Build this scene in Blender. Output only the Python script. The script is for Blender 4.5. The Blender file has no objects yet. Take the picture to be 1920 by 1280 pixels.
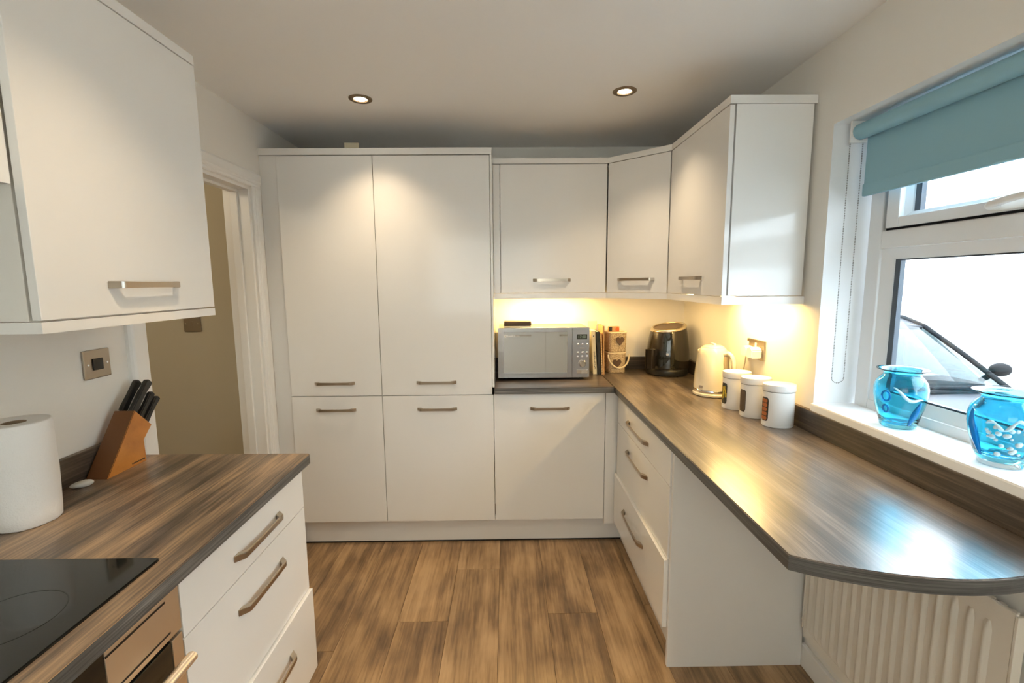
import bpy, bmesh, math, random
from mathutils import Vector, Matrix
random.seed(7)
PI = math.pi
S = bpy.context.scene
COL = S.collection

# ------------------------------------------------------------------ camera, world, lights, exposure
F_PX = 873.44
PITCH, YAW, ROLL = .1251, .0113, -.0077
cyw, syw, cp, sp, cr, sr = math.cos(YAW), math.sin(YAW), math.cos(PITCH), math.sin(PITCH), math.cos(ROLL), math.sin(ROLL)
xr = Vector((cyw, -syw, 0)); y1 = Vector((syw, cyw, 0)); zz = Vector((0, 0, 1))
fwd = y1*cp - zz*sp; upv = y1*sp + zz*cp
RR = xr*cr + upv*sr; UU = upv*cr - xr*sr
camd = bpy.data.cameras.new('camera')
cam = bpy.data.objects.new('camera', camd); COL.objects.link(cam)
m = Matrix.Identity(4)
for i in range(3):
    m[i][0] = RR[i]; m[i][1] = UU[i]; m[i][2] = -fwd[i]
m.translation = Vector((.0734, -2.4693, 1.4693))
cam.matrix_world = m
camd.sensor_width = 36; camd.lens = 36*F_PX/1920; camd.clip_start = .02
S.camera = cam

w = bpy.data.worlds.new('overcast_sky'); S.world = w; w.use_nodes = True
bg = w.node_tree.nodes['Background']
bg.inputs['Color'].default_value = (.77, .885, 1.0, 1); bg.inputs['Strength'].default_value = 11.0
S.view_settings.view_transform = 'Standard'
try: S.view_settings.look = 'None'
except Exception: pass
S.view_settings.exposure = 0.38; S.view_settings.gamma = 1.0; S.view_settings.use_curve_mapping = False
SPOT_W = 21.0; SPOT_COL = (1.0, .77, .50)
UNDER_W = 7.0; UNDER_COL = (1.0, .65, .23)
HALL_W = 9.0
S.cycles.max_bounces = 12; S.cycles.diffuse_bounces = 6; S.cycles.glossy_bounces = 5
S.cycles.transmission_bounces = 10; S.cycles.transparent_max_bounces = 16
S.cycles.sample_clamp_indirect = 6.0

# ------------------------------------------------------------------ room dimensions (metres)
XL, XR, YB, YF, ZC = -1.178, 1.21, .5, -4.02, 2.29      # left wall, right wall, back wall, rear wall, ceiling
ZW, ZU = .91, .877                                     # worktop top and underside

# ------------------------------------------------------------------ materials
def srgb(r, g, b):
    f = lambda c: (c/255/12.92) if c/255 <= .04045 else ((c/255+.055)/1.055)**2.4
    return (f(r), f(g), f(b), 1)
def mat(name, col, rough=.5, metal=0.0, coat=0.0, trans=0.0, ior=1.45, spec=None, emit=None, emit_s=0.0, bump=None):
    M = bpy.data.materials.new(name); M.use_nodes = True
    b = M.node_tree.nodes['Principled BSDF']
    if len(col) == 3: col = (*col, 1)
    b.inputs['Base Color'].default_value = col
    b.inputs['Roughness'].default_value = rough; b.inputs['Metallic'].default_value = metal
    b.inputs['Coat Weight'].default_value = coat; b.inputs['Coat Roughness'].default_value = .04
    b.inputs['Transmission Weight'].default_value = trans; b.inputs['IOR'].default_value = ior
    if spec is not None: b.inputs['Specular IOR Level'].default_value = spec
    if emit: b.inputs['Emission Color'].default_value = (*emit, 1); b.inputs['Emission Strength'].default_value = emit_s
    if bump:                                            # (scale, strength, distance)
        n = M.node_tree; t = n.nodes.new('ShaderNodeTexNoise'); t.inputs['Scale'].default_value = bump[0]; t.inputs['Detail'].default_value = 6
        tc = n.nodes.new('ShaderNodeTexCoord'); n.links.new(tc.outputs['Object'], t.inputs['Vector'])
        bp = n.nodes.new('ShaderNodeBump'); bp.inputs['Strength'].default_value = bump[1]; bp.inputs['Distance'].default_value = bump[2]
        n.links.new(t.outputs['Fac'], bp.inputs['Height']); n.links.new(bp.outputs['Normal'], b.inputs['Normal'])
    return M
def ramp(n, stops):
    r = n.nodes.new('ShaderNodeValToRGB'); e = r.color_ramp.elements
    while len(e) < len(stops): e.new(.5)
    for i, (p, c) in enumerate(stops):
        e[i].position = p; e[i].color = c if len(c) == 4 else (*c, 1)
    return r
def wood(name, stops, scale, blotch, rough, bump=.15, seed=0.0, per_object=False, wave=0.0, blotch_scale=2.0, lines=0.0, spec=.5, ior=1.5):
    """long-grained board: scale = grain frequency per axis, blotch = how strongly soft dark patches show"""
    M = bpy.data.materials.new(name); M.use_nodes = True; n = M.node_tree; b = n.nodes['Principled BSDF']
    tc = n.nodes.new('ShaderNodeTexCoord'); mp = n.nodes.new('ShaderNodeMapping'); mp.inputs['Scale'].default_value = scale
    src = tc.outputs['Object']
    if per_object:
        oi = n.nodes.new('ShaderNodeObjectInfo'); va = n.nodes.new('ShaderNodeVectorMath'); va.operation = 'MULTIPLY_ADD'
        va.inputs[1].default_value = (17, 31, 11); cx = n.nodes.new('ShaderNodeCombineXYZ')
        for i in range(3): n.links.new(oi.outputs['Random'], cx.inputs[i])
        n.links.new(cx.outputs[0], va.inputs[0]); n.links.new(src, va.inputs[2]); src = va.outputs[0]
    mp.inputs['Location'].default_value = (seed, seed*1.7, seed*.6)
    n.links.new(src, mp.inputs['Vector'])
    t1 = n.nodes.new('ShaderNodeTexNoise'); t1.inputs['Scale'].default_value = 1; t1.inputs['Detail'].default_value = 9; t1.inputs['Roughness'].default_value = .62; t1.inputs['Distortion'].default_value = .35
    n.links.new(mp.outputs[0], t1.inputs['Vector'])
    fine = n.nodes.new('ShaderNodeMapping'); fine.inputs['Scale'].default_value = tuple(s*(13 if 5 < s < 50 else 3.0) for s in scale); n.links.new(src, fine.inputs['Vector'])
    t2 = n.nodes.new('ShaderNodeTexNoise'); t2.inputs['Scale'].default_value = 1; t2.inputs['Detail'].default_value = 5
    n.links.new(fine.outputs[0], t2.inputs['Vector'])
    t3 = n.nodes.new('ShaderNodeTexNoise'); t3.inputs['Scale'].default_value = blotch_scale; t3.inputs['Detail'].default_value = 3
    mp3 = n.nodes.new('ShaderNodeMapping'); mp3.inputs['Scale'].default_value = tuple(1.6 if s > 5 else .9 for s in scale); n.links.new(src, mp3.inputs['Vector']); n.links.new(mp3.outputs[0], t3.inputs['Vector'])
    def mix(a, bb, f, op='ADD'):
        x = n.nodes.new('ShaderNodeMath'); x.operation = 'MULTIPLY_ADD'; n.links.new(a, x.inputs[0]); x.inputs[1].default_value = f; 
        if isinstance(bb, float): x.inputs[2].default_value = bb
        else: n.links.new(bb, x.inputs[2])
        return x.outputs[0]
    v = mix(t2.outputs['Fac'], -.34, .575)
    v = mix(t1.outputs['Fac'], v, 1.0)
    v = mix(t3.outputs['Fac'], v, blotch)
    v = mix(v, -.5*blotch, 1.0)
    if wave:
        wv = n.nodes.new('ShaderNodeTexWave'); wv.bands_direction = 'X'; wv.inputs['Scale'].default_value = .9; wv.inputs['Distortion'].default_value = 7; wv.inputs['Detail'].default_value = 3; wv.inputs['Detail Scale'].default_value = .6
        mpw = n.nodes.new('ShaderNodeMapping'); mpw.inputs['Scale'].default_value = (4.5, .55, 4.5); n.links.new(src, mpw.inputs['Vector']); n.links.new(mpw.outputs[0], wv.inputs['Vector'])
        v = mix(wv.outputs['Fac'], v, wave); v = mix(v, -.5*wave, 1.0)
    if lines:
        mpl = n.nodes.new('ShaderNodeMapping'); mpl.inputs['Scale'].default_value = tuple(q*1.3 if q > 5 else q*.30 for q in scale); n.links.new(src, mpl.inputs['Vector'])
        tl_ = n.nodes.new('ShaderNodeTexNoise'); tl_.inputs['Scale'].default_value = 1; tl_.inputs['Detail'].default_value = 3; tl_.inputs['Roughness'].default_value = .45; n.links.new(mpl.outputs[0], tl_.inputs['Vector'])
        fr_ = n.nodes.new('ShaderNodeMath'); fr_.operation = 'MULTIPLY'; fr_.inputs[1].default_value = 14.0; n.links.new(tl_.outputs['Fac'], fr_.inputs[0])
        pp = n.nodes.new('ShaderNodeMath'); pp.operation = 'PINGPONG'; pp.inputs[1].default_value = .5; n.links.new(fr_.outputs[0], pp.inputs[0])
        rg = n.nodes.new('ShaderNodeMapRange'); rg.inputs['From Min'].default_value = .0; rg.inputs['From Max'].default_value = .16; rg.inputs['To Min'].default_value = 1; rg.inputs['To Max'].default_value = 0; n.links.new(pp.outputs[0], rg.inputs['Value'])
        v = mix(rg.outputs[0], v, -lines)
    if per_object:
        v = mix(oi.outputs['Random'], v, .12); v = mix(v, -.06, 1.0)
    r = ramp(n, stops); n.links.new(v, r.inputs['Fac']); n.links.new(r.outputs['Color'], b.inputs['Base Color'])
    b.inputs['Roughness'].default_value = rough; b.inputs['Specular IOR Level'].default_value = spec; b.inputs['IOR'].default_value = ior
    bp = n.nodes.new('ShaderNodeBump'); bp.inputs['Strength'].default_value = bump; bp.inputs['Distance'].default_value = .002
    n.links.new(t2.outputs['Fac'], bp.inputs['Height']); n.links.new(bp.outputs['Normal'], b.inputs['Normal'])
    return M

M = {}
M['wall'] = mat('matt_cream_paint', (.79, .765, .715), .75, bump=(140, .06, .001))
M['ceiling'] = mat('matt_white_ceiling', (.85, .845, .835), .85, bump=(90, .10, .001))
M['reveal'] = mat('white_reveal_paint', (.82, .83, .83), .6)
M['hall'] = mat('olive_beige_hall_paint', (.47, .42, .31), .8, bump=(120, .06, .001))
M['gloss'] = mat('cream_gloss_door', (.795, .783, .755), .12, coat=.08, spec=.42)
M['carcass'] = mat('white_melamine', (.74, .72, .67), .35)
M['satin'] = mat('white_satin_woodwork', (.80, .79, .76), .35)
M['steel'] = mat('brushed_steel_handle', (.47, .41, .335), .28, 1.0)
M['brush'] = mat('brushed_steel_panel', (.40, .39, .38), .30, 1.0)
M['oven'] = mat('warm_brushed_steel', (.90, .79, .65), .38, 1.0)
M['black'] = mat('black_plastic', (.012, .012, .012), .35)
M['blackgloss'] = mat('black_gloss_glass', (.008, .009, .008), .05, coat=.5)
M['hob'] = mat('black_hob_glass', (.010, .011, .010), .07, coat=.3)
M['ring'] = mat('grey_hob_marking', (.012, .013, .012), .09)
M['mirror'] = mat('dark_mirror_glass', (.78, .86, .93), .03, .97)
M['upvc'] = mat('white_upvc', (.82, .83, .84), .25)
M['spacer'] = mat('dark_grey_spacer', (.05, .065, .085), .45)
M['blind'] = mat('teal_blind_fabric', (.27, .475, .57), .8, bump=(900, .15, .0005))
M['chain'] = mat('grey_bead_chain', (.25, .24, .22), .4, .6)
M['white'] = mat('white_plastic', (.82, .82, .80), .35)
M['rad'] = mat('white_radiator_enamel', (.80, .76, .68), .35)
M['can'] = mat('white_enamel_tin', (.84, .83, .81), .4)
M['kettle'] = mat('cream_kettle_enamel', (.66, .61, .50), .25, coat=.3)
M['chrome'] = mat('polished_chrome', (.8, .8, .8), .08, 1.0)
M['gold'] = mat('champagne_ring_metal', (.80, .70, .52), .25, 1.0)
M['brownlid'] = mat('dark_bronze_lid', (.16, .10, .05), .3, .4)
M['fryer'] = mat('black_fryer_plastic', (.018, .014, .011), .22, coat=.3)
M['paper'] = mat('white_paper_towel', (.84, .815, .78), .9, bump=(260, .5, .002))
M['core'] = mat('brown_cardboard', (.25, .17, .10), .9)
M['pebble'] = mat('pale_grey_stone', (.55, .54, .49), .6, bump=(60, .2, .001))
M['tarmac'] = mat('grey_driveway', (.42, .42, .41), .9, bump=(60, .5, .01))
M['render'] = mat('white_roughcast', (.80, .80, .79), .9, bump=(45, 1.0, .02))
M['carpaint'] = mat('grey_car_paint', (.048, .048, .054), .45, spec=.25)
M['trim'] = mat('black_car_trim', (.006, .007, .009), .6, spec=.12)
M['seat'] = mat('grey_car_interior', (.055, .058, .062), .8, spec=.1)
M['tyre'] = mat('tyre_rubber', (.02, .02, .02), .8)
M['ink'] = mat('black_ink', (.02, .02, .02), .6)
M['greyink'] = mat('grey_ink', (.93, .94, .94), .5)
M['leather'] = mat('dark_brown_leather', (.055, .030, .014), .5)
M['creamcard'] = mat('cream_card', (.74, .66, .48), .7)
M['creambook'] = mat('cream_book_cloth', (.78, .68, .46), .7)
M['blackbook'] = mat('black_book_cover', (.02, .02, .018), .5)
M['tanbook'] = mat('tan_card_cover', (.52, .30, .13), .7)
M['orange'] = mat('orange_print', (.55, .12, .03), .6)
M['heart'] = mat('dark_stained_wood_heart', (.085, .048, .028), .5, bump=(30, .3, .002))
M['rope'] = mat('cream_cotton_rope', (.74, .64, .45), .9)
M['mesh'] = mat('dark_intake_mesh', (.10, .10, .10), .5, .7)
M['lcd'] = mat('green_grey_display', (.035, .042, .035), .2)
M['lcdtext'] = mat('pale_display_digits', (.20, .25, .19), .4, emit=(.5, .62, .5), emit_s=.12)
M['teabag'] = mat('yellow_tea_packets', (.60, .42, .03), .6)
M['coffee'] = mat('brown_coffee', (.11, .075, .05), .7, bump=(300, .8, .002))
M['biscuit'] = mat('orange_biscuits', (.42, .13, .04), .6)
M['tinwin'] = mat('smoked_tin_window', (.035, .035, .03), .12, coat=.4)
M['plate'] = mat('bronze_switch_plate', (.40, .35, .29), .33, 1.0)
M['handle_shade'] = mat('kettle_shade_beige', (.34, .28, .19), .25)  # shade behind the kettle handle, painted as a darker beige
M['cable'] = mat('cream_cable', (.62, .54, .38), .5)
M['bezel'] = mat('bronze_downlight_ring', (.20, .145, .09), .5, .3)
M['lamp'] = mat('lit_lamp_lens', (1, 1, 1), .5, emit=(1.0, .86, .66), emit_s=22)
M['strip'] = mat('lit_cabinet_light_lens', (1, 1, 1), .5, emit=(1.0, .72, .34), emit_s=6)
M['vase'] = mat('blue_glass', (.22, .78, .96), .0, trans=1.0, ior=1.42)
M['vase_deep'] = mat('deep_blue_glass', (.01, .30, .72), .03, trans=.55, ior=1.42)
M['vase_clear'] = mat('clear_glass', (.96, .99, .98), .0, trans=1.0, ior=1.42)
M['vase_white'] = mat('white_glass_thread', (.80, .95, 1.0), .05, trans=.35)
# window pane: mostly lets light straight through, with a fresnel reflection
def pane_mat(name, tint, r0=.03):
    Mx = bpy.data.materials.new(name); Mx.use_nodes = True; n = Mx.node_tree; n.nodes.clear()
    o = n.nodes.new('ShaderNodeOutputMaterial'); mx = n.nodes.new('ShaderNodeMixShader'); lw = n.nodes.new('ShaderNodeLayerWeight'); lw.inputs['Blend'].default_value = .5
    pw = n.nodes.new('ShaderNodeMath'); pw.operation = 'POWER'; pw.inputs[1].default_value = 5.0; ma = n.nodes.new('ShaderNodeMath'); ma.operation = 'MULTIPLY_ADD'; ma.inputs[1].default_value = 1-r0; ma.inputs[2].default_value = r0
    tr = n.nodes.new('ShaderNodeBsdfTransparent'); tr.inputs['Color'].default_value = (*tint, 1); gl = n.nodes.new('ShaderNodeBsdfGlossy'); gl.inputs['Roughness'].default_value = 0
    n.links.new(lw.outputs['Facing'], pw.inputs[0]); n.links.new(pw.outputs[0], ma.inputs[0]); n.links.new(ma.outputs[0], mx.inputs[0])
    n.links.new(tr.outputs[0], mx.inputs[1]); n.links.new(gl.outputs[0], mx.inputs[2]); n.links.new(mx.outputs[0], o.inputs[0])
    return Mx
M['pane'] = pane_mat('clear_window_pane', (.97, .98, .98))
M['carglass'] = pane_mat('tinted_car_glass', (.30, .34, .345), .02)
def softening_blind_mat():
    Mx = bpy.data.materials.new('light_softening_blind'); Mx.use_nodes = True; n = Mx.node_tree; n.nodes.clear()
    o = n.nodes.new('ShaderNodeOutputMaterial'); a = n.nodes.new('ShaderNodeAddShader'); t = n.nodes.new('ShaderNodeBsdfTranslucent'); d = n.nodes.new('ShaderNodeBsdfDiffuse')
    t.inputs['Color'].default_value = (.44, .40, .335, 1); d.inputs['Color'].default_value = (.45, .45, .44, 1)
    n.links.new(t.outputs[0], a.inputs[0]); n.links.new(d.outputs[0], a.inputs[1]); n.links.new(a.outputs[0], o.inputs[0]); return Mx
M['softening_blind'] = softening_blind_mat()
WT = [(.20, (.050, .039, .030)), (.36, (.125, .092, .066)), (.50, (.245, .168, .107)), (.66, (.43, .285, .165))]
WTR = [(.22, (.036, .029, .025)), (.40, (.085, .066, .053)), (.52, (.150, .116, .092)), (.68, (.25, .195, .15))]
ED = [(.25, (.040, .039, .037)), (.48, (.105, .101, .094)), (.70, (.23, .224, .21))]
M['worktop_l'] = wood('weathered_oak_laminate', WT, (17, 1.7, 17), .75, .32, seed=2.3, blotch_scale=3.0, lines=.045, bump=.05, spec=.6)
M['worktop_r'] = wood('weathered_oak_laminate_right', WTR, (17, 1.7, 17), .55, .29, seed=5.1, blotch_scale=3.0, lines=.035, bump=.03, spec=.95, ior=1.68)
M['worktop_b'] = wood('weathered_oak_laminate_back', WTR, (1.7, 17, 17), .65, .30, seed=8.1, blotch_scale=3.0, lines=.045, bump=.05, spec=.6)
M['edge_y'] = wood('grey_oak_edging', ED, (2.2, 2.2, 150), .25, .45, seed=1.1, bump=.05)
M['edge_x'] = wood('grey_oak_edging_cross', ED, (2.2, 2.2, 150), .25, .45, seed=4.1, bump=.05)
UPS = [(.25, (.030, .024, .019)), (.48, (.070, .053, .040)), (.72, (.15, .108, .075))]
M['ups_y'] = wood('dark_oak_upstand', UPS, (2.0, 2.0, 60), .3, .40, seed=3.1, bump=.05)
M['ups_x'] = wood('dark_oak_upstand_back', UPS, (2.0, 2.0, 60), .3, .40, seed=6.1, bump=.05)
FL = [(.14, (.125, .076, .040)), (.34, (.225, .138, .069)), (.50, (.345, .216, .106)), (.72, (.48, .315, .165))]
M['plank'] = wood('smoked_oak_plank', FL, (7, 1.6, 7), .80, .40, per_object=True, wave=.10, bump=.05, blotch_scale=4.4, lines=.07)
M['subfloor'] = mat('dark_joint', (.05, .03, .018), .8)
BL = [(.30, (.42, .150, .026)), (.5, (.54, .205, .036)), (.7, (.62, .26, .055))]
M['block'] = wood('orange_beech', BL, (26, 5, 5), .2, .4, seed=1.7, bump=.05)
M['block_end'] = mat('dark_beech_end', (.17, .065, .020), .5)
def wicker_mat():
    Mx = mat('pale_wicker', (.52, .40, .24), .8); n = Mx.node_tree; b = n.nodes['Principled BSDF']
    tc = n.nodes.new('ShaderNodeTexCoord'); br = n.nodes.new('ShaderNodeTexNoise'); br.inputs['Scale'].default_value = 160; n.links.new(tc.outputs['Object'], br.inputs['Vector'])
    r = ramp(n, [(.3, (.26, .17, .09)), (.5, (.52, .40, .24)), (.7, (.68, .55, .36))]); n.links.new(br.outputs['Fac'], r.inputs['Fac']); n.links.new(r.outputs['Color'], b.inputs['Base Color'])
    return Mx
M['wicker'] = wicker_mat()

# ------------------------------------------------------------------ helpers
def link(o, parent=None):
    COL.objects.link(o)
    if parent: o.parent = parent
    return o
def root_loc(parent):
    v = Vector((0, 0, 0))
    while parent is not None:
        v += parent.location; parent = parent.parent
    return v
def mesh_obj(name, bm, mats, parent=None, local=False, smooth=None, recalc=True):
    if recalc: bmesh.ops.recalc_face_normals(bm, faces=bm.faces)
    if parent is not None and not local:
        d = -root_loc(parent)
        bmesh.ops.translate(bm, vec=d, verts=bm.verts)
    me = bpy.data.meshes.new(name); bm.to_mesh(me); bm.free()
    if not isinstance(mats, (list, tuple)): mats = [mats]
    for x in mats: me.materials.append(M[x] if isinstance(x, str) else x)
    if smooth is not None:
        for p in me.polygons: p.use_smooth = True
        me.set_sharp_from_angle(angle=math.radians(smooth))
    return link(bpy.data.objects.new(name, me), parent)
def thing(name, label, cat, loc=(0, 0, 0), rotz=0.0, group=None):
    o = bpy.data.objects.new(name, None); o.empty_display_size = .05
    o.location = loc; o.rotation_euler = (0, 0, rotz); COL.objects.link(o)
    o['label'] = label; o['category'] = cat
    if group: o['group'] = group
    return o
def tag(o, label, cat, group=None, kind=None):
    o['label'] = label; o['category'] = cat
    if group: o['group'] = group
    if kind: o['kind'] = kind
    return o
def structure(o, label=None):
    o['kind'] = 'structure'
    if label: o['label'] = label
    return o
def NB(): return bmesh.new()
def bx(bm, x0, x1, y0, y1, z0, z1, mi=0, bev=0.0, seg=2):
    r = bmesh.ops.create_cube(bm, size=1.0)
    for v in r['verts']:
        v.co = Vector((x0 + (v.co.x+.5)*(x1-x0), y0 + (v.co.y+.5)*(y1-y0), z0 + (v.co.z+.5)*(z1-z0)))
    fs = set(f for v in r['verts'] for f in v.link_faces)
    for f in fs: f.material_index = mi
    if bev:
        es = list(set(e for v in r['verts'] for e in v.link_edges))
        bmesh.ops.bevel(bm, geom=es, offset=bev, segments=seg, affect='EDGES', profile=.6, material=mi)
    return bm
def box_obj(name, x0, x1, y0, y1, z0, z1, m_, parent=None, bev=.0015, local=False):
    return mesh_obj(name, bx(NB(), x0, x1, y0, y1, z0, z1, 0, bev), m_, parent, local)
def prism(bm, pts, a, b, axis='z', mi=0):
    """extrude a polygon: axis z -> pts (x,y); axis x -> pts (y,z); axis y -> pts (x,z)"""
    def P(p, t):
        return {'z': (p[0], p[1], t), 'x': (t, p[0], p[1]), 'y': (p[0], t, p[1])}[axis]
    v0 = [bm.verts.new(P(p, a)) for p in pts]; v1 = [bm.verts.new(P(p, b)) for p in pts]; n = len(pts)
    fs = [bm.faces.new(v0), bm.faces.new(v1[::-1])]
    for i in range(n): fs.append(bm.faces.new((v0[i], v0[(i+1) % n], v1[(i+1) % n], v1[i])))
    for f in fs: f.material_index = mi
    return fs
def lathe(bm, prof, seg=32, c=(0, 0, 0), sx=1.0, sy=1.0, mi=0, cap0=True, cap1=True, shift=None):
    rings = []
    for (r, z) in prof:
        ring = []
        for k in range(seg):
            a = 2*PI*k/seg; x, y = r*sx*math.cos(a), r*sy*math.sin(a)
            dz = shift(x, y, z) if shift else 0
            ring.append(bm.verts.new((c[0]+x, c[1]+y, c[2]+z+dz)))
        rings.append(ring)
    fs = []
    for a, b in zip(rings, rings[1:]):
        for k in range(seg): fs.append(bm.faces.new((a[k], a[(k+1) % seg], b[(k+1) % seg], b[k])))
    if cap0: fs.append(bm.faces.new(rings[0][::-1]))
    if cap1: fs.append(bm.faces.new(rings[-1]))
    for f in fs: f.material_index = mi
    return rings
def tube(bm, pts, r, seg=10, mi=0, closed=False, taper=None, flat=1.0):
    pts = [Vector(p) for p in pts]; n = len(pts); rings = []; up = None
    for i, p in enumerate(pts):
        if closed: t = pts[(i+1) % n] - pts[i-1]
        else: t = (pts[min(i+1, n-1)] - pts[max(i-1, 0)])
        t.normalize()
        if up is None: up = Vector((0, 0, 1)) if abs(t.z) < .9 else Vector((0, 1, 0))
        s = t.cross(up); s.normalize(); up = s.cross(t); up.normalize()
        rr = r*(taper[i] if taper else 1)
        rings.append([bm.verts.new(p + s*math.cos(2*PI*k/seg)*rr + up*math.sin(2*PI*k/seg)*rr*flat) for k in range(seg)])
    m_ = n if closed else n-1
    for i in range(m_):
        a, b = rings[i], rings[(i+1) % n]
        for k in range(seg):
            f = bm.faces.new((a[k], a[(k+1) % seg], b[(k+1) % seg], b[k])); f.material_index = mi
    if not closed:
        for ring, fl in ((rings[0], True), (rings[-1], False)):
            f = bm.faces.new(ring[::-1] if fl else ring); f.material_index = mi
    return bm
def patch(bm, cx, cy, rx, ry, a0, a1, z0, z1, off, thk, mi=0, na=10, round_=.0):
    """curved plate on an upright elliptic cylinder; round_ cuts its corners"""
    def P(a, z, d): return (cx+(rx+d)*math.cos(a), cy+(ry+d)*math.sin(a), z)
    cols = []
    for i in range(na+1):
        t = i/na; a = a0+(a1-a0)*t
        e = max(0.0, (abs(t-.5)-.5+.22)/.22); dz = round_*(1-math.sqrt(max(0, 1-e*e)))
        cols.append([bm.verts.new(P(a, z, d)) for d in (off, off+thk) for z in (z0+dz, z1-dz)])
    for a, b in zip(cols, cols[1:]):
        for q in ((0, 1), (1, 3), (3, 2), (2, 0)):
            f = bm.faces.new((a[q[0]], b[q[0]], b[q[1]], a[q[1]])); f.material_index = mi
    for c_ in (cols[0], cols[-1]):
        try: f = bm.faces.new((c_[0], c_[1], c_[3], c_[2])); f.material_index = mi
        except Exception: pass
    return bm
def text(name, s, size, m_, parent, loc, rot, ext=.0004, sx=1.0):
    cu = bpy.data.curves.new(name, 'FONT'); cu.body = s; cu.size = size; cu.extrude = ext; cu.align_x = 'LEFT'; cu.align_y = 'CENTER'; cu.resolution_u = 2
    t = bpy.data.objects.new('tmp', cu); COL.objects.link(t)
    dg = bpy.context.evaluated_depsgraph_get(); me = bpy.data.meshes.new_from_object(t.evaluated_get(dg))
    bpy.data.objects.remove(t)
    me.materials.clear(); me.materials.append(M[m_]); me.name = name
    o = bpy.data.objects.new(name, me); link(o, parent)
    o.location = Vector(loc) - root_loc(parent); o.rotation_euler = rot; o.scale = (sx, 1, 1)
    return o
# ---- bow handle: flat bridge bar with wedge feet; lies along local x, stands out along local -y
_hm = {}
def handle_mesh(L):
    if L in _hm: return _hm[L]
    bm = NB(); N = 32; h = L/2; D = .0235; T = .0066
    def outer(t):
        a = abs(t)
        return D*(1-.07*(a/.84)**2) if a < .84 else D*.93*max(0, (1-a)/.16)
    rows = []
    for i in range(N+1):
        t = -1+2*i/N; x = t*h; o_ = max(outer(t), .0025)
        ti = abs(t)/.82; inn = (D-T)*(1-.05*ti*ti)*min(1, (1-ti)/.16) if ti < 1 else 0.0
        hz = .0070 + .0014*abs(t)**2
        rows.append([bm.verts.new((x, -o_, hz)), bm.verts.new((x, -o_, -hz)), bm.verts.new((x, -inn, -hz)), bm.verts.new((x, -inn, hz))])
    for a, b in zip(rows, rows[1:]):
        for k in range(4): bm.faces.new((a[k], b[k], b[(k+1) % 4], a[(k+1) % 4]))
    bm.faces.new(rows[0]); bm.faces.new(rows[-1][::-1])
    bmesh.ops.recalc_face_normals(bm, faces=bm.faces)
    bmesh.ops.bevel(bm, geom=[e for e in bm.edges if e.calc_face_angle(0) > .9], offset=.0012, segments=2, affect='EDGES')
    me = bpy.data.meshes.new('handle'); bm.to_mesh(me); bm.free(); me.materials.append(M['steel'])
    for p in me.polygons: p.use_smooth = True
    me.set_sharp_from_angle(angle=math.radians(35))
    _hm[L] = me; return me
def handle(parent, pos, rotz, L=.215):
    o = bpy.data.objects.new('handle', handle_mesh(L)); link(o, parent)
    o.location = Vector(pos) - root_loc(parent); o.rotation_euler = (0, 0, rotz); return o
def front_y(name, x0, x1, z0, z1, y, parent, m_='gloss', thk=.018):      # door facing -y
    return box_obj(name, x0, x1, y, y+thk, z0, z1, m_, parent, .0012)
def front_x(name, y0, y1, z0, z1, x, parent, side, m_='gloss', thk=.018): # door in the plane x, body on side +1 / -1
    return box_obj(name, min(x, x+side*thk), max(x, x+side*thk), y0, y1, z0, z1, m_, parent, .0012)

# ================================================================== SETTING
# floor with individual planks
fl = structure(box_obj('floor', -2.75, XR+.02, YF, YB, -.06, -.004, 'subfloor', None, 0), 'smoked oak plank floor')
PW = .2205; first = -1.30
fixed = {4: -.5905, 5: -.22, 7: -.5535, 3: .12, 6: -1.05, 8: -1.35, 2: -.75}
rows_ = 12
for k in range(rows_):
    xa = first + k*PW + (.0035); xb = xa + PW - .0012
    if xa > XR: break
    lo = max(xa, XL-.13); hi = min(xb, XR)
    joints = [fixed.get(k, random.uniform(-1.2, .4))]
    while joints[-1] - 1.32 > YF: joints.append(joints[-1]-1.32)
    ys = [YB] + [j for j in joints if j < YB] + [YF]
    for a, b in zip(ys, ys[1:]):
        if a - b < .03: continue
        bm = bx(NB(), lo, hi, b+.0006, a-.0006, -.004, 0, 0, .0006, 1)
        mesh_obj('plank', bm, 'plank', fl, True)
for k in range(7):                                                    # hall boards beyond the doorway
    xa = -2.75 + k*.2205; xb = min(xa+.219, XL-.131)
    if xb - xa < .03: break
    for a, b in ((0, -1.25), (-1.251, -2.6)):
        mesh_obj('plank', bx(NB(), xa, xb, b, a-.001, -.004, 0, 0, .0006, 1), 'plank', fl, True)
# ceiling
structure(box_obj('ceiling', -2.75, XR+.4, YF-.1, YB+.1, ZC, ZC+.1, 'ceiling', None, 0), 'plain white ceiling')
# walls
structure(box_obj('wall_back', XL-.13, XR+.35, YB, YB+.12, -.06, ZC, 'wall', None, 0), 'cream painted back wall')
DY0, DY1, DZ = -.857, -.105, 1.942                                    # doorway in the left wall
bm = NB(); TX = XL-.122
bx(bm, TX, XL, DY1, YB, -.06, ZC); bx(bm, TX, XL, YF, DY0, -.06, ZC); bx(bm, TX, XL, DY0, DY1, DZ, ZC)
structure(mesh_obj('wall_left', bm, 'wall'), 'cream painted left wall with doorway')
WY0, WY1, WZ0, WZ1 = -2.05, -.794, 1.005, 2.004                        # window hole, right wall
XO = 1.455
bm = NB()
bx(bm, XR, XO, WY1, YB+.1, -.35, ZC+.3); bx(bm, XR, XO, YF-.1, WY0, -.35, ZC+.3); bx(bm, XR, XO, WY0, WY1, -.35, WZ0-.03); bx(bm, XR, XO, WY0, WY1, WZ1, ZC+.3)
bm.normal_update()
for f in bm.faces:
    c = f.calc_center_median(); n_ = f.normal
    if c.x > XO-.001: f.material_index = 2
    elif XR+.002 < c.x < XO-.002 and -.36 < c.z < ZC+.25 and YF < c.y < YB: f.material_index = 1
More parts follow.
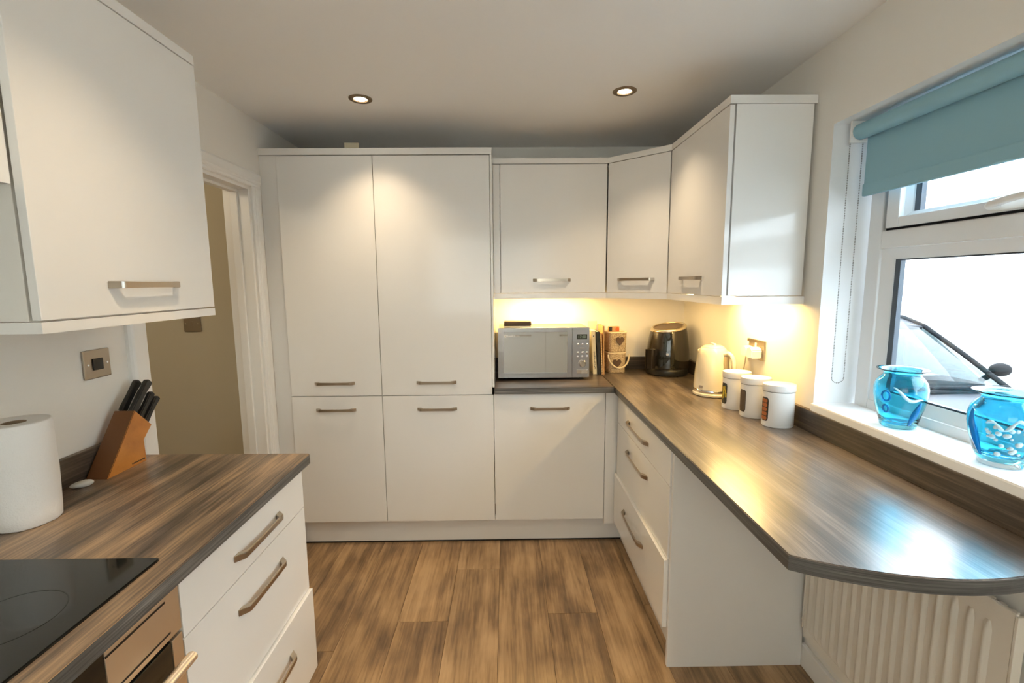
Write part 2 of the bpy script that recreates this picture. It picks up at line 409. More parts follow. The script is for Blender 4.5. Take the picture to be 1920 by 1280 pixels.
structure(mesh_obj('wall_right', bm, ['wall', 'reveal', 'render']), 'cream painted wall with deep white window reveal')
RWX0, RWX1, RWZ0, RWZ1 = -1.00, .75, 1.00, 2.15                       # rear window
bm = NB()
bx(bm, XL-.13, RWX0, YF-.12, YF, -.06, ZC); bx(bm, RWX1, XR, YF-.12, YF, -.06, ZC); bx(bm, RWX0, RWX1, YF-.12, YF, -.06, RWZ0); bx(bm, RWX0, RWX1, YF-.12, YF, RWZ1, ZC)
structure(mesh_obj('wall_front', bm, 'wall'), 'cream rear wall behind the viewer')
# hall
bm = NB(); bx(bm, -2.75, TX, 0, .1, -.06, ZC)
structure(mesh_obj('wall_hall', bm, 'hall'), 'olive beige hall wall seen through the doorway')
structure(box_obj('wall_hall_left', -2.85, -2.75, -2.7, .1, -.06, ZC, 'hall', None, 0), 'beige far side of the hall')
structure(box_obj('wall_hall_front', -2.75, TX, -2.7, -2.6, -.06, ZC, 'hall', None, 0), 'beige near end of the hall')
structure(box_obj('baseboard_right', XR-.016, XR, YF, -.842, 0, .088, 'satin', None, .003), 'white skirting board under the radiator')

# doorway: architraves, lining and stop
d1 = structure(thing('door_1', 'white painted door frame of the open doorway', 'door', (XL, -.48, 0)))
del d1['category']
def arch_profile(sgn, y_in):      # (x out from wall, y across) moulded section, y_in = inner edge, sgn = outward direction in y
    return [(0, 0), (.010, 0), (.014, .004), (.014, .014), (.018, .018), (.018, .024), (.021, .028), (.021, .062), (.017, .070), (.010, .074), (0, .074)]
for s_, yi in ((1, DY1+.006), (-1, DY0-.006)):
    bm = NB(); prism(bm, [(XL+a, yi+s_*b) for a, b in arch_profile(s_, yi)], 0, DZ+.006+.0, 'z')
    mesh_obj('architrave', bm, 'satin', d1)
bm = NB(); prism(bm, [(XL+a, DZ+.006+b) for a, b in arch_profile(1, 0)], DY0-.006-.074, DY1+.006+.074, 'y'); mesh_obj('architrave', bm, 'satin', d1)
LT = .012
for nm, args in (('lining', (TX-.002, XL+.001, DY1-LT, DY1, 0, DZ)), ('lining', (TX-.002, XL+.001, DY0, DY0+LT, 0, DZ)), ('lining', (TX-.002, XL+.001, DY0+LT, DY1-LT, DZ-LT, DZ)),
                 ('door_stop', (XL-.085, XL-.05, DY1-LT-.013, DY1-LT, 0, DZ-LT)), ('door_stop', (XL-.085, XL-.05, DY0+LT, DY0+LT+.013, 0, DZ-LT)), ('door_stop', (XL-.085, XL-.05, DY0+LT+.013, DY1-LT-.013, DZ-LT-.013, DZ-LT))):
    box_obj(nm, *args, 'satin', d1, .002)

# window 1 (right wall)
def window_frame(root, X, y0, y1, z0, z1):
    FW = .058
    # outer frame
    for nm, a in (('frame_stile', (X, X+.065, y1-FW, y1, z0, z1)), ('frame_stile', (X, X+.065, y0, y0+FW, z0, z1)),
                  ('frame_rail', (X, X+.065, y0+FW, y1-FW, z0, z0+.045)), ('frame_rail', (X, X+.065, y0+FW, y1-FW, z1-.05, z1)),
                  ('transom', (X, X+.065, y0+FW, y1-FW, 1.574, 1.634))):
        box_obj(nm, *a, 'upvc', root, .004)
FX = 1.352
w1 = thing('window_1', 'white plastic framed kitchen window with top opening light', 'window', (FX, -1.4, WZ0)); del w1['category']; structure(w1)
window_frame(w1, FX, WY0, WY1-.014, WZ0, WZ1)
gy1, gy0 = WY1-.014-.058, WY0+.058
def bead(name, y0, y1, z0, z1, wd=.036, dp=.03, xo=.012):              # sloping glazing bead round a pane, four mitred strips
    bm = NB()
    o_ = [(y0, z0), (y1, z0), (y1, z1), (y0, z1)]; i_ = [(y0+wd, z0+wd), (y1-wd, z0+wd), (y1-wd, z1-wd), (y0+wd, z1-wd)]
    vo = [bm.verts.new((FX+xo-.004, *p)) for p in o_]; vi = [bm.verts.new((FX+xo+.014, *p)) for p in i_]; vb = [bm.verts.new((FX+xo+dp, *p)) for p in i_]; vc = [bm.verts.new((FX+xo+dp, *p)) for p in o_]
    for k in range(4):
        q = (k+1) % 4
        bm.faces.new((vo[k], vo[q], vi[q], vi[k])); bm.faces.new((vi[k], vi[q], vb[q], vb[k])); bm.faces.new((vb[k], vb[q], vc[q], vc[k])); bm.faces.new((vc[k], vc[q], vo[q], vo[k]))
    return mesh_obj(name, bm, 'upvc', w1)
bead('glazing_bead', gy0, gy1, WZ0+.045, 1.574)
def spacer(y0, y1, z0, z1, X):
    bm = NB(); t = .021
    for a in ((y0, y0+t, z0, z1), (y1-t, y1, z0, z1), (y0+t, y1-t, z0, z0+.006), (y0+t, y1-t, z1-.004, z1)):
        bx(bm, X+.004, X+.020, *a)
    return mesh_obj('spacer_bar', bm, 'spacer', w1)
spacer(gy0+.036, gy1-.036, WZ0+.081, 1.538, FX+.024)
for dx in (.024, .046): box_obj('pane', FX+dx, FX+dx+.004, gy0+.03, gy1-.03, WZ0+.075, 1.545, 'pane', w1, 0)
# opening top light
sy1, sy0 = gy1-.028, gy0+.028
bm = NB()
for a in ((sy1-.05, sy1, 1.640, 1.945), (sy0, sy0+.05, 1.640, 1.945), (sy0+.05, sy1-.05, 1.640, 1.672), (sy0+.05, sy1-.05, 1.90, 1.945)): bx(bm, FX-.012, FX+.05, *a, 0, .003)
sash = mesh_obj('opening_sash', bm, 'upvc', w1)
bm = NB()
for a in ((gy1-.045, gy1+.002, 1.630, 1.958), (gy0-.002, gy0+.045, 1.630, 1.958), (gy0+.045, gy1-.045, 1.630, 1.662), (gy0+.045, gy1-.045, 1.92, 1.958)): bx(bm, FX+.051, FX+.062, *a)
mesh_obj('frame_rebate', bm, 'upvc', w1)
bead('glazing_bead', sy0+.044, sy1-.044, 1.664, 1.905, .022, .03, .004)
spacer(sy0+.066, sy1-.066, 1.676, 1.89, FX+.02)
for dx in (.020, .042): box_obj('pane', FX+dx, FX+dx+.004, sy0+.05, sy1-.05, 1.67, 1.90, 'pane', w1, 0)
bm = NB()
for a in ((sy1-.002, sy1+.006, 1.633, 1.953), (sy0-.006, sy0+.002, 1.633, 1.953), (sy0, sy1, 1.633, 1.642), (sy0, sy1, 1.943, 1.953)): bx(bm, FX-.003, FX-.0005, *a)
mesh_obj('sash_gasket', bm, 'trim', w1)
# espagnolette handle on the sash
bm = NB(); bx(bm, FX-.024, FX-.012, -1.42, -1.245, 1.642, 1.666, 0, .004)
tube(bm, [(FX-.022, -1.262, 1.654), (FX-.045, -1.262, 1.655), (FX-.055, -1.275, 1.657), (FX-.056, -1.32, 1.664), (FX-.052, -1.385, 1.672)], .0095, 10, 0, False, [1, 1.05, 1.1, 1.0, .8])
mesh_obj('window_handle', bm, 'white', w1, smooth=50)
# sill board
sl = box_obj('trim_1', XR-.012, FX+.004, WY0-.01, WY1, WZ0-.03, WZ0+.015, 'reveal', None, .006); structure(sl, 'white window sill board')
# roller blind
rb = thing('roller_blind', 'teal grey roller blind pulled part way down over the kitchen window', 'blind', (1.272, -1.42, 1.96))
BX, BZ = 1.272, 1.965; by1, by0 = -.838, -2.02
bm = NB(); n_ = 20
def roll_pts(r): return [(BX+r*math.cos(2*PI*k/n_), BZ+r*math.sin(2*PI*k/n_)) for k in range(n_)]
prism(bm, roll_pts(.026), by0, by1, 'y'); mesh_obj('fabric_roll', bm, 'blind', rb, smooth=40)
box_obj('fabric_sheet', BX+.0245, BX+.0255, by0+.006, by1-.003, 1.785, BZ, 'blind', rb, 0)
bm = NB(); bx(bm, BX+.018, BX+.032, by0+.006, by1-.003, 1.752, 1.794, 0, .005); mesh_obj('bottom_bar', bm, 'blind', rb)
for yy, hh in ((by1+.005, .036), (by0-.012, .036)):
    bm = NB(); bx(bm, BX-.028, BX+.028, yy, yy+.006, BZ-.034, 2.003, 0, .002); prism(bm, roll_pts(.024), yy-.006, yy+.0, 'y'); mesh_obj('bracket', bm, 'white', rb)
bm = NB()
def bead_at(p):
    r = bmesh.ops.create_icosphere(bm, subdivisions=1, radius=.0021)
    for v in r['verts']: v.co += Vector(p)
zt, zb = 1.955, 1.120
N_ = 150
for k in range(N_):
    z = zt-(zt-zb)*k/N_
    bead_at((BX-.022, by1+.014, z)); bead_at((BX+.022, by1+.014, z))
for k in range(12):
    a = PI*k/11; bead_at((BX-.022*math.cos(a), by1+.014, zb-.02*math.sin(a)))
ch = mesh_obj('bead_chain', bm, 'chain', rb); ch['kind'] = 'stuff'

# rear window read from the frontal light; unseen white blind added to soften it
w2 = thing('window_2', 'white framed rear window behind the viewer', 'window', (-.1, YF, RWZ0)); del w2['category']; structure(w2)
for nm, a in (('frame_stile', (RWX0, RWX0+.06)), ('frame_stile', (RWX1-.06, RWX1))): box_obj(nm, a[0], a[1], YF-.10, YF-.04, RWZ0, RWZ1, 'upvc', w2, .003)
for z in (RWZ0, RWZ1-.06): box_obj('frame_rail', RWX0+.06, RWX1-.06, YF-.10, YF-.04, z, z+.06, 'upvc', w2, .003)
box_obj('pane', RWX0+.05, RWX1-.05, YF-.072, YF-.068, RWZ0+.05, RWZ1-.05, 'pane', w2, 0)
rb2 = thing('roller_blind', 'white translucent roller blind, unseen, added to soften the light of the rear window', 'blind', (-.1, YF-.02, RWZ1))
bm = NB(); v_ = [bm.verts.new(p) for p in ((RWX0+.004, YF-.018, RWZ0+.002), (RWX1-.004, YF-.018, RWZ0+.002), (RWX1-.004, YF-.018, RWZ1-.03), (RWX0+.004, YF-.018, RWZ1-.03))]; bm.faces.new(v_); mesh_obj('fabric_sheet', bm, 'softening_blind', rb2)
bm = NB(); tube(bm, [(RWX0+.004, YF-.024, RWZ1-.024), (RWX1-.004, YF-.024, RWZ1-.024)], .02, 16); mesh_obj('fabric_roll', bm, 'white', rb2, smooth=40)

# light portals just guide sampling of the sky through the two windows
def portal(name, loc, rot, sx, sz):
    L = bpy.data.lights.new(name, 'AREA'); L.shape = 'RECTANGLE'; L.size = sx; L.size_y = sz; L.cycles.is_portal = True
    o = bpy.data.objects.new(name, L); COL.objects.link(o); o.location = loc; o.rotation_euler = rot
portal('window_portal', (1.46, (WY0+WY1)/2, (WZ0+WZ1)/2), (0, PI/2, 0), 1.0, 1.26)

# ================================================================== CABINETS: tall housing
def carcass(name, x0, x1, y0, y1, z0, z1, parent, m_='carcass'): return box_obj(name, x0, x1, y0, y1, z0, z1, m_, parent, .001)
TZ, MZ, BZ0 = 2.115, .868, .151
for (xa, xb, lab, hx) in ((-1.0890, -.6040, 'narrow left tall cream gloss housing with two doors next to the doorway', -.853), (-.6010, -.0085, 'wide right tall cream gloss housing with two doors beside the microwave', -.307)):
    t = thing('tall_cabinet', lab, 'cabinet', ((xa+xb)/2, .25, 0), 0, 'tall integrated housings on the back wall')
    carcass('carcass', xa, xb, .0205, YB-.002, .1505, 2.118, t)
    d = front_y('upper_door', xa, xb, MZ+.003, TZ, 0, t); handle(d, (hx, 0, .941), 0, .215)
    d = front_y('lower_door', xa, xb if xb < -.1 else -.0015, BZ0, MZ-.001, 0, t); handle(d, (hx, 0, .794), 0, .215)
tag(box_obj('filler_panel', XL+.001, -1.0915, .006, .024, .0, 2.118, 'gloss', None, .001), 'narrow cream filler strip left of the tall housings', 'panel')
tag(box_obj('end_panel', -.0062, .0045, .0, YB-.002, .9105, 2.118, 'gloss', None, .001), 'tall cream end panel on the right side of the tall housings', 'panel')
tag(box_obj('cornice', XL+.001, .0045, -.002, .06, 2.1195, 2.152, 'gloss', None, .0015), 'cream cornice strip along the top of the tall housings', 'cornice')
pl = tag(box_obj('plinth', XL+.001, .72, .052, .068, 0, .149, 'gloss', None, .001), 'cream plinth board along the floor under the tall housings', 'plinth')
box_obj('foot_strip', XL+.001, .72, .049, .0519, 0, .007, 'black', pl, 0)  # thin black strip along the foot of the plinth
bm = NB(); bx(bm, -.805, -.725, .20, .205, 2.153, 2.235, 0, .001); bx(bm, -.805, -.725, .20, .26, 2.153, 2.158, 0, .001)
tag(mesh_obj('card_tag', bm, 'creamcard'), 'small pale card standing on top of the tall housings', 'card')

# ---- back base unit and corner post
t = thing('base_cabinet', 'cream gloss base cabinet with one door under the microwave', 'cabinet', (.3, .25, 0))
carcass('carcass', .007, .606, .0205, YB-.002, .1505, .875, t)
d = front_y('door', .0015, .6065, BZ0, .872, 0, t); handle(d, (.306, 0, .791), 0, .215)
tag(box_obj('corner_post', .6095, .690, .0, .018, .12, .875, 'gloss', None, .001), 'narrow cream corner post between the base cabinet and the drawers', 'panel')
# ---- right drawer unit
t = thing('drawer_cabinet', 'cream gloss three drawer cabinet below the right worktop', 'cabinet', (.95, -.43, 0))
carcass('carcass', .6915, 1.19, -.8375, -.03, .1505, .875, t)
for nm, a, b, hz in (('drawer', .7185, .872, .784), ('drawer', .430, .7155, .633), ('drawer', BZ0, .427, .320)):
    xo_ = .659 if b < .43 else .671                                   # the bottom drawer stands slightly open
    d = front_x(nm, -.836, -.022, a, b, xo_, t, 1); handle(d, (xo_, -.405, hz), -PI/2, .335)
    if xo_ < .67: box_obj('drawer_box', xo_+.0182, .76, -.80, -.06, a+.03, b-.06, 'carcass', d, .001)
tag(box_obj('plinth', .72, .736, -.8375, .051, 0, .149, 'gloss', None, .001), 'cream plinth board along the floor under the right drawers', 'plinth')
tag(box_obj('end_panel', .676, XR-.017, -.8565, -.839, 0, .876, 'gloss', None, .001), 'cream end panel closing the right drawer cabinet beside the radiator', 'panel')

# ---- wall units, right corner run
WZ_0, WZ_1 = 1.413, 2.104
FYB, FXR = .145, .891
t = thing('wall_cabinet', 'square cream wall cabinet above the microwave', 'cabinet', (.33, .32, 1.4), 0, 'wall cabinets round the right corner')
carcass('carcass', .006, .626, FYB+.021, YB-.002, WZ_0, 2.106, t)
box_obj('filler_strip', .0055, .042, FYB+.004, FYB+.02, WZ_0, WZ_1, 'gloss', t, .001)
d = front_y('door', .0445, .6275, WZ_0, WZ_1, FYB, t); handle(d, (.327, FYB, 1.483), 0, .21)
# diagonal corner unit
A_, B_ = Vector((.631, FYB)), Vector((FXR, -.099)); dd = (B_-A_).normalized(); nn = Vector((-dd.y, dd.x)); 
if nn.y < 0: nn = -nn
t = thing('corner_wall_cabinet', 'diagonal cream corner wall cabinet above the air fryer', 'cabinet', (.95, .25, 1.4), 0, 'wall cabinets round the right corner')
a2, b2 = A_+nn*.021, B_+nn*.021
bm = NB(); prism(bm, [(a2.x, a2.y), (b2.x, b2.y), (XR-.002, b2.y), (XR-.002, YB-.002), (a2.x, YB-.002)], WZ_0, 2.106, 'z'); mesh_obj('carcass', bm, 'carcass', t)
p0, p1 = A_+dd*.004, B_-dd*.004; q0, q1 = p0+nn*.018, p1+nn*.018
bm = NB(); prism(bm, [tuple(p0), tuple(p1), tuple(q1), tuple(q0)], WZ_0, WZ_1, 'z'); d = mesh_obj('door', bm, 'gloss', t)
mid = (A_+B_)/2; handle(d, (mid.x, mid.y, 1.483), math.atan2(dd.y, dd.x), .215)
t = thing('wall_cabinet', 'cream wall cabinet right of the corner with its side facing the viewer', 'cabinet', (1.05, -.4, 1.4), 0, 'wall cabinets round the right corner')
carcass('carcass', FXR+.024, XR-.012, -.70, -.104, WZ_0, 2.106, t, 'gloss')
d = front_x('door', -.6995, -.1025, WZ_0, WZ_1, FXR, t, 1); handle(d, (FXR, -.40, 1.484), -PI/2, .235)
def strip(name, pts, z0, z1, thk, label, cat):
    """mitred strip following a plan polyline, thickness to the left of travel"""
    P = [Vector(p) for p in pts]; off = []
    for i, p in enumerate(P):
        ns = []
        if i > 0: e = (P[i]-P[i-1]).normalized(); ns.append(Vector((-e.y, e.x)))
        if i < len(P)-1: e = (P[i+1]-P[i]).normalized(); ns.append(Vector((-e.y, e.x)))
        n__ = sum(ns, Vector((0, 0))); n__.normalize(); off.append(p+n__*(thk/max(.3, n__.dot(ns[0]))))
    bm = NB(); prism(bm, [tuple(p) for p in P]+[tuple(p) for p in reversed(off)], z0, z1, 'z')
    return tag(mesh_obj(name, bm, 'gloss'), label, cat)
RUN = [(.0055, FYB), (.631, FYB), (FXR, -.099), (FXR, -.7015), (XR-.002, -.7015)]
strip('cornice', RUN, 2.1075, 2.136, .05, 'cream cornice strip along the top of the corner wall cabinets', 'cornice')
strip('pelmet', RUN, 1.3805, 1.4105, .018, 'cream pelmet strip below the corner wall cabinets', 'pelmet')

# ---- left base run
t = thing('drawer_cabinet', 'white gloss three drawer cabinet below the left worktop beside the oven', 'cabinet', (-.9, -1.28, 0))
carcass('carcass', XL+.002, -.6275, -1.571, -.972, .12, .875, t)
for a, b, hz in ((.7365, .872, .795), (.4455, .7335, .650), (BZ0, .4425, .340)):
    xo_ = -.596 if b < .45 else -.607
    d = front_x('drawer', -1.571, -.9895, a, b, xo_, t, -1); handle(d, (xo_, -1.268, hz), PI/2, .235)
    if xo_ > -.6: box_obj('drawer_box', -.72, xo_-.0182, -1.54, -1.02, a+.03, b-.06, 'carcass', d, .001)
t = thing('base_cabinet', 'white gloss base cabinet left of the oven, beyond the edge of view', 'cabinet', (-.9, -2.5, 0))
carcass('carcass', XL+.002, -.6275, -2.9, -2.176, .12, .875, t)
d = front_x('door', -2.897, -2.178, BZ0, .872, -.607, t, -1); handle(d, (-.607, -2.53, .795), PI/2, .235)
tag(box_obj('plinth', -.66, -.644, -2.9, -.985, 0, .119, 'carcass', None, .001), 'white plinth board under the left drawers', 'plinth')
# oven
ov = thing('built_in_oven', 'built-in steel oven with black glass door under the hob', 'oven', (-.9, -1.87, .15))
oy0, oy1 = -2.172, -1.575
carcass('body', XL+.002, -.6275, oy0, oy1, .15, .875, ov, 'mesh')
for ya_, yb2 in ((-1.75, oy1), (oy0, -1.975)): box_obj('control_panel', -.625, -.607, ya_, yb2, .765, .8745, 'oven', ov, .0012)
box_obj('display_glass', -.624, -.6085, -1.975, -1.75, .766, .874, 'blackgloss', ov, .001)
box_obj('vent_slot', -.6075, -.6064, -1.75, -1.6125, .8465, .8508, 'black', ov, 0); box_obj('vent_slot', -.6075, -.6064, -1.80, -1.606, .7765, .7805, 'black', ov, 0)
dr = mesh_obj('door', (lambda b: (bx(b, -.625, -.607, -1.6035, oy1, .16, .757, 0, .001), bx(b, -.625, -.607, oy0, -2.142, .16, .757, 0, .001), bx(b, -.625, -.607, -2.142, -1.6035, .16, .20, 0, .001), b)[-1])(NB()), 'oven', ov)
box_obj('door_glass', -.6245, -.609, -2.142, -1.6035, .20, .757, 'blackgloss', dr, .001)
bm = NB(); tube(bm, [(-.568, -1.605, .726), (-.568, -2.15, .726)], .0105, 16)
for yy in (-1.80, -2.09): tube(bm, [(-.609, yy, .726), (-.568, yy, .726)], .007, 10)
mesh_obj('door_handle', bm, 'oven', dr, smooth=40)
for yy in (-1.665, -2.08):
    bm = NB(); lathe(bm, [(.02, 0), (.02, .016), (.017, .02)], 20); bmesh.ops.rotate(bm, cent=(0, 0, 0), matrix=Matrix.Rotation(PI/2, 3, 'Y'), verts=bm.verts); bmesh.ops.translate(bm, vec=(-.607, yy, .812), verts=bm.verts)
    if yy < -2: mesh_obj('control_knob', bm, 'oven', ov, smooth=40)
    else: bm.free()

# ---- left wall unit and hood
LX = -.833
t = thing('wall_cabinet', 'large white gloss wall cabinet on the left above the knife block', 'cabinet', (-1.0, -1.28, 1.4))
carcass('carcass', XL+.002, LX-.024, -1.552, -1.008, 1.401, 2.104, t)
d = front_x('door', -1.552, -1.0085, 1.403, 2.102, LX, t, -1); handle(d, (LX, -1.277, 1.472), PI/2, .228)
tag(box_obj('cornice', XL+.002, LX, -1.552, -1.008, 2.1055, 2.132, 'gloss', None, .0015), 'white cornice strip on top of the left wall cabinet', 'cornice')
bm = NB(); prism(bm, [(LX, -1.553), (LX, -1.008), (XL+.002, -1.008), (XL+.002, -1.026), (LX-.018, -1.026), (LX-.018, -1.535), (XL+.002, -1.535), (XL+.002, -1.553)], 1.377, 1.3995, 'z')
tag(mesh_obj('pelmet', bm, 'gloss'), 'white pelmet strip below the left wall cabinet', 'pelmet')
hd = thing('extractor_hood', 'white cooker hood unit left of the large wall cabinet above the hob', 'hood', (-1.0, -1.86, 1.66))
carcass('body', XL+.002, -.872, -2.155, -1.5555, 1.675, 2.13, hd)
box_obj('front_panel', -.870, -.852, -2.155, -1.5555, 1.66, 2.13, 'gloss', hd, .0015)
box_obj('intake_grille', XL+.02, -.89, -2.13, -1.58, 1.668, 1.6745, 'mesh', hd, .001)

# ================================================================== WORKTOPS
def board(name, pts, parent, m_top, m_edge, skip=None):
    bm = NB(); fs = prism(bm, pts, ZU, ZW, 'z')
    bm.normal_update()
    bmesh.ops.recalc_face_normals(bm, faces=bm.faces)
    top = [e for e in bm.edges if all(v.co.z > ZW-1e-4 for v in e.verts)]
    for f in bm.faces: f.material_index = 1 if abs(f.normal.z) < .5 else 0
    bmesh.ops.bevel(bm, geom=top, offset=.0022, segments=2, affect='EDGES')
    return mesh_obj(name, bm, [m_top, m_edge], parent)
wl = thing('worktop', 'weathered oak laminate worktop on the left holding the hob and knife block', 'worktop', (-.9, -1.9, ZU))
board('board', [(XL+.001, -2.9), (-.587, -2.9), (-.587, -.968), (-.592, -.963), (XL+.001, -.955)], wl, 'worktop_l', 'edge_y')
wr = thing('worktop', 'L-shaped weathered oak laminate worktop under the window with rounded breakfast bar end', 'worktop', (.9, -.4, ZU))
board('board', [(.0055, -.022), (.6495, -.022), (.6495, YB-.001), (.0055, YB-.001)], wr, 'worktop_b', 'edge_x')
arc = [(.650, -1.580)]
for k in range(1, 15):
    t_ = k/15; x = .650+(XR-.001-.650)*t_; arc.append((x, -1.580-.02*t_-.078*math.sin(PI*min(1, t_*.96))**.85))
arc.append((XR-.001, -1.62))
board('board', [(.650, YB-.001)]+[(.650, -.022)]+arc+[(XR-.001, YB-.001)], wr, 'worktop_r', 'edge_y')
def upstand(x0, x1, y0, y1, m_, label):
    return tag(box_obj('upstand', x0, x1, y0, y1, ZW+.0005, .992, m_, None, .002), label, 'upstand')
upstand(XR-.0185, XR-.0005, -1.605, YB-.0195, 'ups_y', 'dark oak upstand along the wall below the window')
upstand(.0055, XR-.0005, YB-.0185, YB-.0005, 'ups_x', 'dark oak upstand along the back wall behind the microwave')
upstand(XL+.0005, XL+.0185, -2.9, -.962, 'ups_y', 'dark oak upstand along the left wall behind the kitchen roll')
# hob
hb = thing('hob', 'black glass ceramic hob set in the left worktop', 'hob', (-.9, -1.86, ZW))
bm = NB(); pts = []
for (cx_, cy_, a0) in ((-.642-.008, -1.565-.008, 0), (-1.135+.008, -1.565-.008, PI/2), (-1.135+.008, -2.145+.008, PI), (-.642-.008, -2.145+.008, 1.5*PI)):
    for k in range(5): a = a0+k*PI/8; pts.append((cx_+.008*math.cos(a), cy_+.008*math.sin(a)))
prism(bm, pts, ZW+.0005, ZW+.0055, 'z'); bmesh.ops.recalc_face_normals(bm, faces=bm.faces)
bmesh.ops.bevel(bm, geom=[e for e in bm.edges if all(v.co.z > ZW+.005 for v in e.verts)], offset=.002, segments=2, affect='EDGES')
mesh_obj('glass_plate', bm, 'hob', hb)
for (cx_, cy_, r_) in ((-1.0, -1.72, .09), (-.77, -1.74, .075), (-1.0, -2.0, .075), (-.77, -1.98, .105)):
    bm = NB(); lathe(bm, [(r_-.0012, 0), (r_-.0012, .0003), (r_+.0004, .0003), (r_+.0004, 0)], 48, (cx_, cy_, ZW+.0055), cap0=False, cap1=False); mesh_obj('cooking_zone', bm, 'ring', hb)

# ================================================================== RADIATOR
rd = thing('radiator', 'white ribbed panel radiator on the wall under the breakfast bar', 'radiator', (1.18, -1.22, .16))
ry0, ry1, rz0, rz1, rx = -1.555, -.885, .150, .748, 1.165
bm = NB(); nR = 16; rows = []
prof = []
ya, yb_ = ry0+.022, ry1-.022; pitch = (yb_-ya)/nR
for k in range(nR):
    y = ya+k*pitch
    prof += [(y, .009), (y+pitch*.52, .009), (y+pitch*.66, 0.0), (y+pitch*.86, 0.0)]
prof.append((yb_, .009))
zs = [rz0+.035, rz0+.06, rz1-.075, rz1-.05]
def pv(y, d, z): return bm.verts.new((rx+d, y, z))
lev = [[pv(y, .009 if i in (0, 3) else d, z) for y, d in prof] for i, z in enumerate(zs)]
for a, b in zip(lev, lev[1:]):
    for k in range(len(prof)-1): bm.faces.new((a[k], a[k+1], b[k+1], b[k]))
ridge = mesh_obj('ribbed_front', bm, 'rad', rd, smooth=60, recalc=True)
bm = NB(); bx(bm, rx+.008, rx+.016, ry0, ry1, rz0, rz1, 0, .003)
for a in ((ry0+.002, ya, rz0+.036, rz1-.051), (yb_, ry1-.002, rz0+.036, rz1-.051), (ry0+.002, ry1-.002, rz0+.002, rz0+.036), (ry0+.002, ry1-.002, rz1-.051, rz1-.002)): bx(bm, rx+.0075, rx+.0092, *a)
mesh_obj('panel', bm, 'rad', rd)
for yy in (ry0-.006, ry1): box_obj('side_cover', rx+.006, XR-.017, yy, yy+.006, rz0+.03, rz1-.004, 'rad', rd, .001)
bm = NB()
for k in range(26):
    y = ry0+.01+k*(ry1-ry0-.02)/26; bx(bm, rx+.018, XR-.018, y, y+.012, rz1-.010, rz1-.004)
g = mesh_obj('top_grille', bm, 'rad', rd); g['kind'] = 'stuff'
bm = NB(); tube(bm, [(rx+.02, ry1, rz0+.055), (rx+.02, ry1+.018, rz0+.055)], .009, 12); mesh_obj('bleed_plug', bm, 'rad', rd, smooth=40)

# ================================================================== DOWNLIGHTS
def downlight(x, y, label):
    t = thing('downlight', label, 'light', (x, y, ZC), 0, 'recessed ceiling downlights')
    bm = NB(); lathe(bm, [(.051, .0), (.051, -.003), (.046, -.006), (.032, -.005), (.0275, .003), (.0275, .0)], 40, cap0=False, cap1=False); mesh_obj('bezel', bm, 'bezel', t, True, smooth=40)
    bm = NB(); lathe(bm, [(.027, -.0005), (.027, -.0015), (.018, -.002)], 32); mesh_obj('lamp_lens', bm, 'lamp', t, True, smooth=40)
    L = bpy.data.lights.new('downlight_beam', 'SPOT'); L.energy = SPOT_W; L.color = SPOT_COL; L.spot_size = math.radians(104); L.spot_blend = 1.0; L.shadow_soft_size = .014
    o = bpy.data.objects.new('downlight_beam', L); link(o, t); o.location = (0, 0, -.012)
downlight(-.570, -.262, 'round ceiling downlight on the left, above the tall housings')
downlight(.594, -.338, 'round ceiling downlight on the right, near the corner wall cabinets')
downlight(-.44, -1.50, 'round ceiling downlight out of view above the left worktop')
downlight(.58, -1.55, 'round ceiling downlight out of view above the breakfast bar')
downlight(-.55, -2.85, 'round ceiling downlight behind the viewer on the left')
downlight(.58, -2.85, 'round ceiling downlight behind the viewer on the right')
def cabinet_light(x, y, rz, label, z=1.413, power=1.0):
    t = thing('cabinet_light', label, 'light', (x, y, z), rz, 'strip lights under the wall cabinets')
    bm = NB(); bx(bm, -.21, .21, -.016, .016, -.012, 0, 0, .002); mesh_obj('body', bm, 'white', t, True)
    bm = NB(); bx(bm, -.20, .20, -.012, .012, -.0150, -.0122, 0, .001); mesh_obj('diffuser', bm, 'strip', t, True)
    L = bpy.data.lights.new('cabinet_beam', 'AREA'); L.shape = 'RECTANGLE'; L.size = .40; L.size_y = .02; L.energy = UNDER_W*power; L.color = UNDER_COL
    o = bpy.data.objects.new('cabinet_beam', L); link(o, t); o.location = (0, 0, -.017)
cabinet_light(.31, .33, 0, 'strip light under the wall cabinet above the microwave')
cabinet_light(1.11, -.44, PI/2, 'strip light under the right wall cabinet above the tins', power=.75)
cabinet_light(.93, .17, math.radians(-43), 'strip light, unseen, added under the diagonal corner wall cabinet to yellow the wall', power=.13)  # extra lamp added to give the corner wall its yellow glow
hl = thing('hall_light', 'hall ceiling light beyond the doorway, out of view', 'light', (-1.95, -1.25, ZC))
bm = NB(); lathe(bm, [(.11, 0), (.13, -.03), (.12, -.06), (.07, -.08)], 32); mesh_obj('shade', bm, 'strip', hl, True, smooth=60)
L = bpy.data.lights.new('hall_glow', 'POINT'); L.energy = HALL_W; L.color = (1, .86, .66); L.shadow_soft_size = .1
o = bpy.data.objects.new('hall_glow', L); link(o, hl); o.location = (0, 0, -.2)

